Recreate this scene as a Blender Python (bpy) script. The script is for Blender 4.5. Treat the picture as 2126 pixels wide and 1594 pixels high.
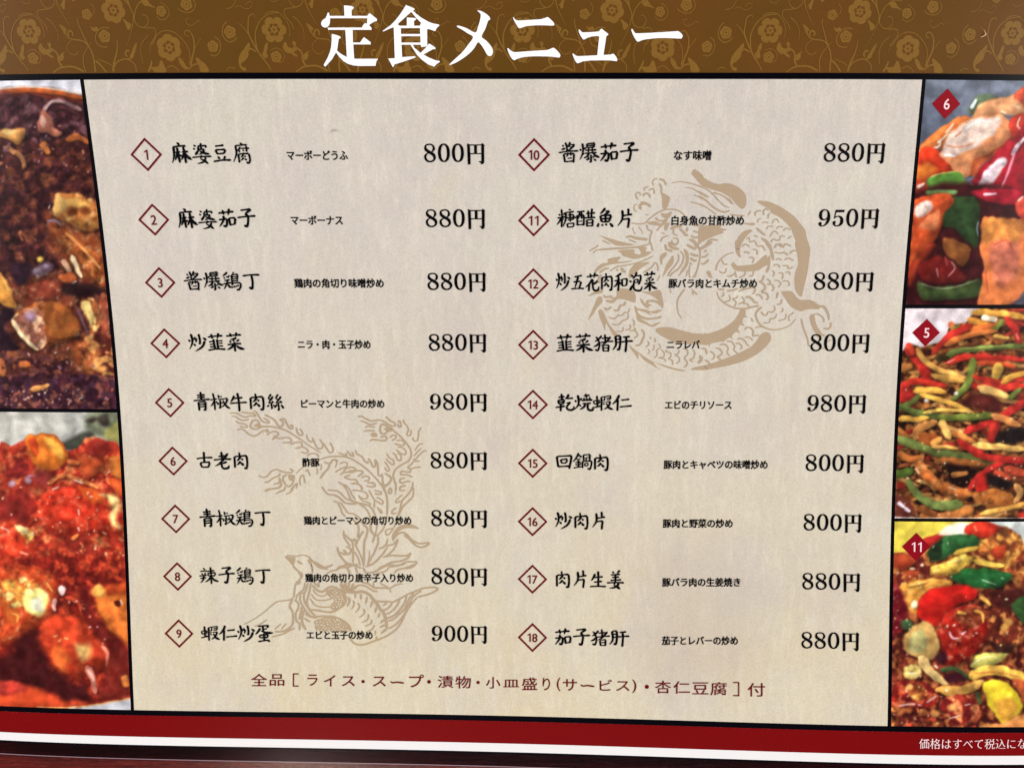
import bpy, bmesh, math, random
import numpy as np
from mathutils import Matrix, Vector

for _o in list(bpy.data.objects):
    bpy.data.objects.remove(_o)
SC = bpy.context.scene
COL = SC.collection
U = 0.022                      # one row pitch of the menu, in metres

# ---------------------------------------------------------------- camera
FOC = 1599.113; PW, PH = 2126.0, 1594.0; CX, CY = 1063.0, 797.0
CAM_R = np.array([0.134178, -0.0173375, -0.00101783])
CAM_T = np.array([-0.57379, 3.63419, -12.3708])
ZT = [(0, 2), (0, 3), (0, 4), (1, 1), (1, 2), (1, 3), (2, 0), (2, 1), (2, 2), (3, 0), (3, 1), (4, 0)]
ZC = [0.600082, 0.0534979, -0.17386, -0.108293, -0.00581078, -0.0342984, 0.105489, -0.0542466, -0.0532712, 0.0141967, 0.00990853, -0.0477896]
def rodrigues(r):
    a = np.linalg.norm(r); k = r / a
    K = np.array([[0, -k[2], k[1]], [k[2], 0, -k[0]], [-k[1], k[0], 0]])
    return np.eye(3) + np.sin(a) * K + (1 - np.cos(a)) * K @ K
RM = rodrigues(CAM_R)
cam_d = bpy.data.cameras.new('camera')
cam = bpy.data.objects.new('camera', cam_d); COL.objects.link(cam)
cam_d.sensor_width = 36.0; cam_d.lens = FOC / PW * 36.0
cam_d.clip_start = 0.01; cam_d.clip_end = 50.0
W2C = Matrix([list(RM[i]) + [CAM_T[i] * U] for i in range(3)] + [[0, 0, 0, 1]])
cam.matrix_world = W2C.inverted()
SC.camera = cam

# ---------------------------------------------------------------- world, lamps, exposure
w = bpy.data.worlds.new('World'); SC.world = w; w.use_nodes = True
bg = w.node_tree.nodes['Background']
bg.inputs[0].default_value = (1.0, 0.97, 0.95, 1); bg.inputs[1].default_value = 0.10
def area(name, loc, target, sx, sy, power, col):
    d = bpy.data.lights.new(name, 'AREA'); d.shape = 'RECTANGLE'; d.size = sx; d.size_y = sy
    d.energy = power; d.color = col
    o = bpy.data.objects.new(name, d); COL.objects.link(o); o.location = loc
    o.rotation_euler = (Vector(target) - Vector(loc)).to_track_quat('-Z', 'Y').to_euler()
    return o
area('soft_lamp', (-1.65, 0.25, 0.80), (0, -0.09, 0), 0.6, 0.9, 35.0, (1.0, 0.975, 0.965))  # broad unseen lamps, added low and wide to keep reflections off the sheet
area('soft_lamp', (1.65, 0.15, 0.80), (0, -0.09, 0), 0.6, 0.9, 35.0, (1.0, 0.975, 0.95))
area('soft_lamp', (0.05, -1.5, 0.85), (0, -0.09, 0), 0.9, 0.5, 15.0, (1.0, 0.965, 0.93))
# small unseen lamp added so that a glint shows on the lacquered table below the sheet
_c = np.array(cam.matrix_world.translation); _d = RM.T @ np.array([(640 - CX) / FOC, (CY - 1597) / FOC, -1.0]); _p = _c + _d * (-.05 * U - _c[2]) / _d[2]
_l = _p + _d * [1, 1, -1] / np.linalg.norm(_d) * .9
area('glint_lamp', tuple(_l), tuple(_p), 0.13, 0.04, 0.55, (1.0, 0.86, 0.70))
SC.view_settings.view_transform = 'Standard'; SC.view_settings.look = 'None'
SC.view_settings.exposure = 0.0; SC.view_settings.gamma = 1.0
SC.render.engine = 'CYCLES'

# ---------------------------------------------------------------- the bent sheet
def zf(u, v):
    a = u / 6; b = (v + 4) / 6
    return sum(c * a**i * b**j for c, (i, j) in zip(ZC, ZT))
def surf(uv, h):
    """sheet coordinates (n,2) + height above the sheet -> metres (n,3)"""
    uv = np.asarray(uv, float).reshape(-1, 2); u = uv[:, 0]; v = uv[:, 1]; e = 1e-3
    z = zf(u, v); h = np.asarray(h) * .4
    n = np.stack([-(zf(u + e, v) - z) / e, -(zf(u, v + e) - z) / e, np.ones_like(u)], 1)
    n /= np.linalg.norm(n, axis=1)[:, None]
    return (np.stack([u, v, z], 1) + n * np.asarray(h).reshape(-1, 1) if np.ndim(h) else np.stack([u, v, z], 1) + n * h) * U
def to_px(uv):
    uv = np.asarray(uv, float).reshape(-1, 2)
    P = np.stack([uv[:, 0], uv[:, 1], zf(uv[:, 0], uv[:, 1])], 1) @ RM.T + CAM_T
    return np.stack([CX + FOC * P[:, 0] / -P[:, 2], CY - FOC * P[:, 1] / -P[:, 2]], 1)
def PX(p):
    """measurements made on the photograph -> sheet coordinates"""
    p = np.asarray(p, float).reshape(-1, 2)
    uv = np.stack([(p[:, 0] - 1100) / 125, (295 - p[:, 1]) / 125], 1)
    for _ in range(12):
        f = to_px(uv) - p; e = 1e-4
        a = (to_px(uv + [e, 0]) - p - f) / e; b = (to_px(uv + [0, e]) - p - f) / e
        det = a[:, 0] * b[:, 1] - a[:, 1] * b[:, 0]
        uv = uv - np.stack([(f[:, 0] * b[:, 1] - f[:, 1] * b[:, 0]) / det, (a[:, 0] * f[:, 1] - a[:, 1] * f[:, 0]) / det], 1)
    return uv

# ---------------------------------------------------------------- materials
def lin(c):
    c = np.asarray(c, float) / 255.0
    return np.where(c <= 0.04045, c / 12.92, ((c + 0.055) / 1.055) ** 2.4)
def mat(name, col=None, rough=0.28, spec=0.12):
    m = bpy.data.materials.new(name); m.use_nodes = True
    b = m.node_tree.nodes['Principled BSDF']
    if col is not None: b.inputs['Base Color'].default_value = (*lin(col), 1)
    b.inputs['Roughness'].default_value = rough; b.inputs['Specular IOR Level'].default_value = spec
    return m, m.node_tree, b
def N(t, kind, **kw):
    n = t.nodes.new(kind)
    for k, x in kw.items(): setattr(n, k, x)
    return n
def noise(t, vec, scale, detail=3, rough=0.55, sy=1.0, off=0.0):
    mp = N(t, 'ShaderNodeMapping'); mp.inputs['Scale'].default_value = (1, sy, 1); mp.inputs['Location'].default_value = (off, off * .7, 0)
    t.links.new(vec, mp.inputs[0])
    n = N(t, 'ShaderNodeTexNoise'); n.inputs['Scale'].default_value = scale
    n.inputs['Detail'].default_value = detail; n.inputs['Roughness'].default_value = rough
    t.links.new(mp.outputs[0], n.inputs['Vector']); return n.outputs['Fac']
def mixc(t, fac, a, b, mode='MIX'):
    m = N(t, 'ShaderNodeMix', data_type='RGBA', blend_type=mode)
    for s, x in ((0, fac), (6, a), (7, b)):
        if hasattr(x, 'links'): t.links.new(x, m.inputs[s])
        else: m.inputs[s].default_value = x if s == 0 else (*x, 1)
    return m.outputs[2]
def rng(t, x, a, b, c=0.0, d=1.0):
    m = N(t, 'ShaderNodeMapRange'); t.links.new(x, m.inputs[0])
    for i, y in enumerate((a, b, c, d)): m.inputs[i + 1].default_value = y
    return m.outputs[0]
def mul(t, a, k, op='MULTIPLY'):
    m = N(t, 'ShaderNodeMath', operation=op)
    for i, x in enumerate((a, k)):
        if hasattr(x, 'links'): t.links.new(x, m.inputs[i])
        else: m.inputs[i].default_value = x
    return m.outputs[0]
def grained(name, col, amp=0.10, scale=2600, rough=0.28, spec=0.12, blotch=None, bscale=60):
    m, t, b = mat(name, None, rough, spec)
    tc = N(t, 'ShaderNodeTexCoord').outputs['Object']
    f = noise(t, tc, scale, 2, .6)
    c = mixc(t, rng(t, f, .3, .7), tuple(lin(col) * (1 - amp)), tuple(lin(col) * (1 + amp)))
    if blotch is not None:
        c = mixc(t, rng(t, noise(t, tc, bscale, 3), .35, .7), c, tuple(lin(blotch)))
    t.links.new(c, b.inputs['Base Color']); return m
def parchment(name, darker=None):
    """printed old-paper texture: fibres, mottling, yellower towards the foot of the print"""
    m, t, b = mat(name, None, .3, .12)
    tcn = N(t, 'ShaderNodeTexCoord'); tc = tcn.outputs['Object']
    sep = N(t, 'ShaderNodeSeparateXYZ'); t.links.new(tc, sep.inputs[0])
    g = rng(t, sep.outputs[1], -0.225, -0.03)
    c = mixc(t, g, tuple(lin((216, 203, 172))), tuple(lin((207, 199, 190))))
    c = mixc(t, rng(t, noise(t, tc, 26, 4, .6), .42, .72, 0, .65), c, tuple(lin((214, 209, 194))))
    c = mixc(t, rng(t, noise(t, tc, 34, 4, .6, 1, 3.1), .48, .75, 0, .55), c, tuple(lin((201, 191, 186))))
    c = mixc(t, rng(t, noise(t, tc, 40, 3, .6, .8, 7.7), .60, .85, 0, .35), c, tuple(lin((214, 204, 164))))
    c = mixc(t, rng(t, noise(t, tc, 420, 4, .6, .22, 1.3), .50, .80, 0, .50), c, tuple(lin((232, 224, 208))))
    c = mixc(t, rng(t, noise(t, tc, 700, 3, .6, .5, 5.3), .52, .80, 0, .25), c, tuple(lin((180, 170, 152))))
    f1 = rng(t, noise(t, tc, 1500, 2, .6), .3, .7, .93, 1.07)
    f2 = rng(t, noise(t, tc, 3600, 1, .5), .3, .7, .95, 1.05)
    st = rng(t, noise(t, tc, 230, 3, .6, .035, 2.9), .3, .7, .975, 1.03)
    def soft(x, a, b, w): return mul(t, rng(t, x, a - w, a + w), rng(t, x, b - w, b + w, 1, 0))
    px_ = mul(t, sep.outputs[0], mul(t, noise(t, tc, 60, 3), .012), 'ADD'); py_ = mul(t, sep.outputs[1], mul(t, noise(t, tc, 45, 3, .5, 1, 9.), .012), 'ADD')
    pt = mul(t, soft(px_, .069, .109, .009), soft(py_, -.190, -.132, .012))  # soft-edged greyer box at the panel's lower right
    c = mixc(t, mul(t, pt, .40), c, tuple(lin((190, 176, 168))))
    gr = mul(t, mul(t, mul(t, f1, f2), st), .885)
    cc = N(t, 'ShaderNodeCombineXYZ')
    for i in range(3): t.links.new(gr, cc.inputs[i])
    c = mixc(t, 1.0, c, cc.outputs[0], 'MULTIPLY')
    if darker is not None:
        c = mixc(t, darker, c, tuple(lin((160, 134, 103))))
    t.links.new(c, b.inputs['Base Color']); return m
M = {}
M['paper'] = grained('white_card', (224, 222, 223), .02)
M['black'] = mat('black_print', (3, 3, 9), .28, .10)[0]
M['red'] = grained('dark_red_print', (114, 8, 11), .10, 1800)
M['header'] = grained('brown_print', (98, 63, 25), .10, 2200, blotch=(90, 63, 22), bscale=40)
M['vine'] = grained('gold_print', (122, 88, 38), .12, 2400)
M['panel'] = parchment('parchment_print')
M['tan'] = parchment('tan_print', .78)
M['ink'] = mat('black_ink', (7, 7, 10), .28, .10)[0]
M['rust'] = mat('dark_red_ink', (98, 5, 16), .28, .12)[0]
M['crim'] = grained('crimson_print', (134, 10, 26), .06)
M['white'] = grained('white_print', (238, 238, 242), .02)
M['pink'] = mat('pale_pink_ink', (238, 205, 208), .28, .12)[0]
m_, t_, b_ = mat('photo_print', None, .28, .12)
at_ = N(t_, 'ShaderNodeVertexColor'); at_.layer_name = 'print'
tc_ = N(t_, 'ShaderNodeTexCoord').outputs['Object']
f_ = rng(t_, noise(t_, tc_, 2400, 2, .6), .3, .7, .86, 1.14)
cc_ = N(t_, 'ShaderNodeCombineXYZ')
for i in range(3): t_.links.new(f_, cc_.inputs[i])
t_.links.new(mixc(t_, 1.0, at_.outputs[0], cc_.outputs[0], 'MULTIPLY'), b_.inputs['Base Color'])
M['photo'] = m_

# ---------------------------------------------------------------- object helpers
def link(name, me, parent=None, material=None, label=None, group=None):
    o = bpy.data.objects.new(name, me); COL.objects.link(o)
    if parent: o.parent = parent
    if material and me is not None: me.materials.append(material)
    if label: o['label'] = label
    if group: o['group'] = group
    return o
def mesh(name, verts, faces):
    me = bpy.data.meshes.new(name); me.from_pydata([tuple(map(float, v)) for v in verts], [], [tuple(map(int, f)) for f in faces]); me.update(); return me
menu = bpy.data.objects.new('menu_sheet', None); COL.objects.link(menu)
menu['label'] = 'laminated set meal menu with two columns of numbered dishes, prices and food photographs'
menu['category'] = 'menu'
def band(name, u0, u1, v0, v1, h, m, parent=menu, thick=0.0, step=.22, label=None):
    nu = max(2, int((u1 - u0) / step)); nv = max(1, int((v1 - v0) / step))
    gu, gv = np.meshgrid(np.linspace(u0, u1, nu + 1), np.linspace(v0, v1, nv + 1))
    uv = np.stack([gu.ravel(), gv.ravel()], 1); V = surf(uv, h); k = nu + 1
    F = [(j * k + i, j * k + i + 1, (j + 1) * k + i + 1, (j + 1) * k + i) for j in range(nv) for i in range(nu)]
    if thick:
        n = len(V); B = surf(uv, h - thick)
        ring = [i for i in range(k)] + [j * k + nu for j in range(1, nv + 1)] + [nv * k + i for i in range(nu - 1, -1, -1)] + [j * k for j in range(nv - 1, 0, -1)]
        F += [tuple(a + n for a in reversed(f)) for f in F]; r = len(ring); o2 = 2 * n
        V = np.concatenate([V, B, V[ring], B[ring]])
        F += [(o2 + i, o2 + r + i, o2 + r + (i + 1) % r, o2 + (i + 1) % r) for i in range(r)]
    me = mesh(name, V, F)
    for p in me.polygons: p.use_smooth = True
    return link(name, me, parent, m, label)
from mathutils.geometry import delaunay_2d_cdt
def tess(polys, nonzero=False):
    """fill closed outlines -> 2D verts, triangles (outlines may touch or overlap)"""
    V = []; E = []
    for p in polys:
        n0 = len(V); n = len(p); V += [Vector(x) for x in np.asarray(p)[:, :2].tolist()]
        E += [(n0 + i, n0 + (i + 1) % n) for i in range(n)]
    v, _, f, *_r = delaunay_2d_cdt(V, E, [], 0, 1e-6)
    v = np.array([x[:] for x in v]); f = np.array([list(x) for x in f if len(x) == 3])
    c = v[f].mean(1); w = np.zeros(len(f), int)
    for p in polys:
        p = np.asarray(p); q = np.roll(p, -1, 0)
        up = (p[:, 1][None] <= c[:, 1:]) & (q[:, 1][None] > c[:, 1:]); dn = (p[:, 1][None] > c[:, 1:]) & (q[:, 1][None] <= c[:, 1:])
        side = (q[:, 0] - p[:, 0])[None] * (c[:, 1:] - p[:, 1][None]) - (c[:, :1] - p[:, 0][None]) * (q[:, 1] - p[:, 1])[None]
        w += (up & (side > 0)).sum(1) - (dn & (side < 0)).sum(1) if nonzero else (up & (side > 0)).sum(1) + (dn & (side < 0)).sum(1)
    k = w != 0 if nonzero else w % 2 == 1
    f = f[k]; used, inv = np.unique(f, return_inverse=True)
    return v[used], inv.reshape(-1, 3).tolist()
class Print:
    """flat print: outlines and strokes gathered into one mesh that follows the sheet"""
    def __init__(s): s.v = []; s.h = []; s.f = []; s.n = 0; s.k = 0
    def add(s, v, f, h):
        s.v.append(np.asarray(v)); s.h.append(np.broadcast_to(h, (len(v),)).astype(float)); s.f += [tuple(i + s.n for i in q) for q in f]; s.n += len(v)
    def poly(s, polys, h, nonzero=False):
        v, f = tess(polys, nonzero)
        if len(v): s.add(v, f, h)
    def stroke(s, pts, w0, w1, h, taper=True):
        p = smooth(pts, False, 5); n = len(p)
        d = np.gradient(p, axis=0); d /= np.maximum(np.linalg.norm(d, axis=1), 1e-9)[:, None]
        x = np.linspace(0, 1, n); wd = (np.interp(x, np.linspace(0, 1, len(w0)), w0) if w1 is None else w0 + (w1 - w0) * x) / 2
        if taper:
            L = np.concatenate([[0], np.cumsum(np.linalg.norm(np.diff(p, axis=0), axis=1))]); r = (max(w0) * .45 if w1 is None else max(w0, w1) * .8)
            wd = wd * np.sqrt(np.clip(L / r + .08, 0, 1)) * np.sqrt(np.clip((L[-1] - L) / r + .08, 0, 1))
        q = np.stack([-d[:, 1], d[:, 0]], 1) * wd[:, None]
        V = np.concatenate([p + q, p - q]); s.k += 1
        hh = h + .0005 * (s.k % 12) + .0003 * x
        s.add(V, [(i, i + n, i + n + 1, i + 1) for i in range(n - 1)], np.concatenate([hh, hh]))
    def build(s, name, m, parent=menu, label=None, maxlen=.35):
        v = np.concatenate(s.v); h = np.concatenate(s.h)
        me = mesh(name, np.column_stack([v, h]), s.f)
        if maxlen:
            bm = bmesh.new(); bm.from_mesh(me)
            for _ in range(3):
                es = [e for e in bm.edges if (e.verts[0].co.xy - e.verts[1].co.xy).length > maxlen]
                if not es: break
                bmesh.ops.subdivide_edges(bm, edges=es, cuts=1)
                bmesh.ops.triangulate(bm, faces=[f for f in bm.faces if len(f.verts) > 4])
            bm.to_mesh(me); bm.free()
        a = np.zeros(len(me.vertices) * 3); me.vertices.foreach_get('co', a); a = a.reshape(-1, 3)
        me.vertices.foreach_set('co', surf(a[:, :2], a[:, 2]).ravel().astype(np.float32)); me.update()
        # print faces up
        if sum(p.normal.z * p.area for p in me.polygons) < 0: me.flip_normals()
        return link(name, me, parent, m, label)
def smooth(pts, closed, k=5):
    p = np.asarray(pts, float); n = len(p)
    if n < 3: return np.array([p[0] + (p[-1] - p[0]) * t for t in np.linspace(0, 1, 13)]) if not closed else p
    out = []
    for i in range(n if closed else n - 1):
        if closed: a, b, c, d = p[(i - 1) % n], p[i], p[(i + 1) % n], p[(i + 2) % n]
        else: a, b, c, d = p[max(i - 1, 0)], p[i], p[i + 1], p[min(i + 2, n - 1)]
        for t in np.arange(k) / k:
            out.append(.5 * (2 * b + (c - a) * t + (2 * a - 5 * b + 4 * c - d) * t * t + (3 * b - a - 3 * c + d) * t ** 3))
    if not closed: out.append(p[-1])
    return np.array(out)
def parse(txt):
    """lines 'T ox oy k' (tile), 'b x,y ...' (filled), 'B' (filled, straight edges), 's w [w2] : x,y ...' -> photo coordinates"""
    o = np.zeros(2); k = 1.0; out = []
    for ln in txt.strip().splitlines():
        ln = ln.strip()
        if not ln: continue
        if ln[0] == 'T':
            a = [float(x) for x in ln[1:].split()]; o = np.array(a[:2]); k = a[2]; continue
        hd, body = ln.split(':')
        hd = hd.split()
        for seg in body.split('/'):
            pts = np.array([[float(y) for y in q.split(',')] for q in seg.split()]) / k + o
            out.append((hd[0], [float(x) / k for x in hd[1:]], pts))
    return out

# ---------------------------------------------------------------- lettering
_gc = {}
def glyph(ch):
    if ch in _gc: return _gc[ch]
    c = bpy.data.curves.new('g', 'FONT'); c.body = ch; c.size = 1
    o = bpy.data.objects.new('g', c); COL.objects.link(o)
    dg = bpy.context.evaluated_depsgraph_get()
    cv = o.to_curve(dg, apply_modifiers=False)
    out = []
    for s in cv.splines:
        bp = s.bezier_points; n = len(bp); P = []
        for i in range(n):
            a, b = bp[i], bp[(i + 1) % n]
            p0, p1, p2, p3 = (np.array(x[:2]) for x in (a.co, a.handle_right, b.co, b.handle_left))
            p1, p2, p3 = p1, np.array(b.handle_left[:2]), np.array(b.co[:2])
            L = np.linalg.norm(p3 - p0)
            if L < 1e-6: continue
            d = (p3 - p0) / L; dev = max(abs(d[0] * (q - p0)[1] - d[1] * (q - p0)[0]) for q in (p1, p2))
            k = 1 if dev < .004 else (4 if L < .25 else 7)
            for t in np.arange(k) / k:
                P.append((1 - t)**3 * p0 + 3 * (1 - t)**2 * t * p1 + 3 * (1 - t) * t * t * p2 + t**3 * p3)
        if len(P) > 2: out.append(np.array(P))
    o.to_curve_clear(); bpy.data.objects.remove(o); bpy.data.curves.remove(c)
    _gc[ch] = out; return out
def sarea(p): q = np.roll(p, -1, 0); return .5 * np.sum(p[:, 0] * q[:, 1] - q[:, 0] * p[:, 1])
def restyle(polys, ox, oy, style):
    """give the plain outlines the weight contrast and stroke ends of the printed lettering"""
    if not polys: return polys
    sg = np.sign(sum(sarea(p) for p in polys)); out = []
    for p in polys:
        n = len(p); e = np.roll(p, -1, 0) - p; L = np.maximum(np.linalg.norm(e, axis=1), 1e-9); d = e / L[:, None]
        nr = np.stack([d[:, 1], -d[:, 0]], 1) * sg          # outward normal of edge i
        a = np.roll(nr, 1, 0); b = nr; m = a + b; m /= np.maximum((m * b).sum(1), .45)[:, None]
        q = p + m * [ox, oy]
        if style:
            for i in range(n):
                j = (i + 1) % n
                if not .035 < L[i] < .115: continue
                dp, dn = d[(i - 1) % n], d[j]
                if L[(i - 1) % n] < .03 or L[j] < .03: continue
                if abs(dp @ d[i]) > .5 or abs(dn @ d[i]) > .5 or dp @ dn > -.4: continue
                if (nr[i] @ dp) < .3: continue
                t = L[i]; nx, ny = nr[i]
                hi, lo = (i, j) if p[i][1] > p[j][1] else (j, i)
                lf, rt = (i, j) if p[i][0] < p[j][0] else (j, i)
                if style == 'brush':
                    if nx > .85: q[hi] += [-.30 * t, .32 * t]; q[lo] += [.35 * t, -.02 * t]
                    elif nx < -.85: q[hi] += [-.10 * t, .22 * t]; q[lo] += [.40 * t, -.12 * t]
                    elif ny > .85: q[lf] += [-.42 * t, .22 * t]; q[rt] += [.05 * t, -.15 * t]
                    elif ny < -.85: q[lf] += [.05 * t, -.10 * t]; q[rt] += [-.12 * t, .40 * t]
                    elif nx < 0 and ny < 0:
                        c = (q[i] + q[j]) / 2; q[i] += (c - q[i]) * .7; q[j] += (c - q[j]) * .7
                    elif nx > 0 and ny < 0: q[hi] += [.5 * t, .12 * t]; q[lo] += [-.05 * t, -.3 * t]
                elif style == 'serif':
                    if nx > .85: q[hi] += [-.9 * t, .75 * t]
                    elif ny > .85: q[lf] += [-.2 * t, .15 * t]; q[rt] += [.45 * t, -.15 * t]
                    elif nx < 0 and ny < 0:
                        c = (q[i] + q[j]) / 2; q[i] += (c - q[i]) * .8; q[j] += (c - q[j]) * .8
                elif style == 'clerk':
                    if abs(nx) > .85: q[lo] += [.1 * t * np.sign(nx), -.35 * t]
        out.append(q)
    return out
def layout(chars, adv=None):
    """outlines of a run of characters, one em apart, origin at the em box's lower left"""
    out = []; x = 0.0
    for ch in chars:
        g = glyph(ch); out.append([p + [x, .12] for p in g]); x += 1.0 if adv is None else adv
    return out
def run(name, text, x0, x1, yc, em, m, ox=0, oy=0, style=None, shear=0.0, h=.020, label=None, parent=menu, adv=None):
    A, B = PX([(x0, yc), (x1, yc)])
    gl = layout(text, adv); P = [restyle(g, ox, oy, style) for g in gl]
    if shear: P = [[np.column_stack([p[:, 0], p[:, 1] + shear * (p[:, 0] - p[:, 0].mean()) + shear * (p[:, 0].mean() - (i + .5))]) for p in g] for i, g in enumerate(P)]
    al = np.concatenate([p for g in P for p in g]); lo, hi = al[:, 0].min(), al[:, 0].max()
    sx = np.hypot(*(B - A)) / (hi - lo); dr = (B - A) / np.hypot(*(B - A)); up = np.array([-dr[1], dr[0]])
    pr = Print()
    for g in P:
        pr.poly([A + ((p[:, :1] - lo) * sx) * dr + ((p[:, 1:] - .5) * em) * up for p in g], h, True)
    return pr.build(name, m, parent, label)
def boxed(pr, ch, x0, x1, y0, y1, ox, oy, style, h=.020):
    P = restyle(glyph(ch), ox, oy, style); al = np.concatenate(P); lo, hi = al.min(0), al.max(0)
    c = PX([(x0, y1), (x1, y1), (x0, y0), (x1, y0)])
    a = c[0] * .5 + c[2] * .5; w = ((c[1] - c[0]) + (c[3] - c[2])) / 2; v = ((c[2] - c[0]) + (c[3] - c[1])) / 2
    pr.poly([a - v / 2 + (p[:, :1] - lo[0]) / (hi[0] - lo[0]) * w + (p[:, 1:] - lo[1]) / (hi[1] - lo[1]) * v for p in P], h, True)

# price lettering, drawn from the photograph
EIGHT = ['255,140 330,150 395,195 428,275 410,340 352,395 410,440 450,520 440,600 385,665 290,700 190,690 115,630 88,545 110,470 190,408 120,350 95,270 120,195 175,155',
         '260,178 325,190 362,240 355,310 322,375 240,335 180,290 155,240 180,195', '222,432 310,475 365,525 380,580 350,635 285,655 215,645 165,590 150,530 170,480']
NINE = ['340,150 420,180 480,260 508,380 500,480 460,570 390,640 300,680 220,680 165,640 155,590 170,560 205,548 240,565 247,600 240,635 270,655 320,645 370,590 400,510 412,440 350,485 290,495 220,475 165,410 150,320 170,230 230,170 285,152',
        '335,182 385,200 415,260 420,350 410,405 365,448 315,460 270,430 245,370 243,290 262,220 295,188']
FIVE = ['645,170 928,168 915,240 665,240 640,395 690,360 770,350 850,380 900,440 915,520 895,600 830,660 740,685 650,675 590,625 575,560 595,525 635,512 668,530 670,570 650,600 665,640 715,655 770,640 815,570 820,480 800,415 750,385 700,385 655,410 625,440 608,438']
YEN = ['1450,135 1530,165 1900,165 1920,118 2003,190 1982,215 1980,690 1960,735 1915,760 1885,755 1862,705 1808,678 1825,668 1895,668 1895,452 1545,452 1545,755 1465,770 1455,420', '1535,195 1670,195 1670,425 1540,425', '1755,195 1895,192 1895,425 1755,425']
def pp(s): return np.array([[float(y) for y in q.split(',')] for q in s.split()])
def dense(p, k=2): return p
DIG = {'8': ([smooth(pp(s), True, 4) for s in EIGHT], 270), '9': ([smooth(pp(s), True, 3) for s in NINE], 329), '5': ([pp(s) for s in FIVE], 748)}
th = np.linspace(0, 2 * np.pi, 40, endpoint=False)
def sup(rx, ry, e=.92): return np.stack([rx * np.sign(np.cos(th)) * abs(np.cos(th))**e, 416 + ry * np.sign(np.sin(th)) * abs(np.sin(th))**e], 1)
def bold(P, d):
    out = []
    for i, p in enumerate(P):
        if (sarea(p) > 0) != (i == 0): p = p[::-1]
        out.append(p)
    return restyle(out, d, d * .7, None)
DIG['0'] = ([sup(187, 279), sup(98, 238)], 0)
DIG = {k: (bold(P, 4), c) for k, (P, c) in DIG.items()}
YENP = bold([pp(q) for q in YEN], 3)
def price(s, xr, yc, width, label):
    pr = Print(); B = PX([(xr, yc)])[0]; sc = width / 1918.0
    for ch, cx in zip(s, (270, 712, 1154)):
        P, c0 = DIG[ch]
        pr.poly([np.column_stack([(p[:, 0] - c0 + cx - 2003) * sc + B[0], (416 - p[:, 1]) * sc + B[1]]) for p in P], .020)
    pr.poly([np.column_stack([(q[:, 0] - 2003) * sc + B[0], (416 - q[:, 1]) * sc + B[1]]) for q in YENP], .020)
    return pr.build('price', M['ink'], menu, label)

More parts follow.
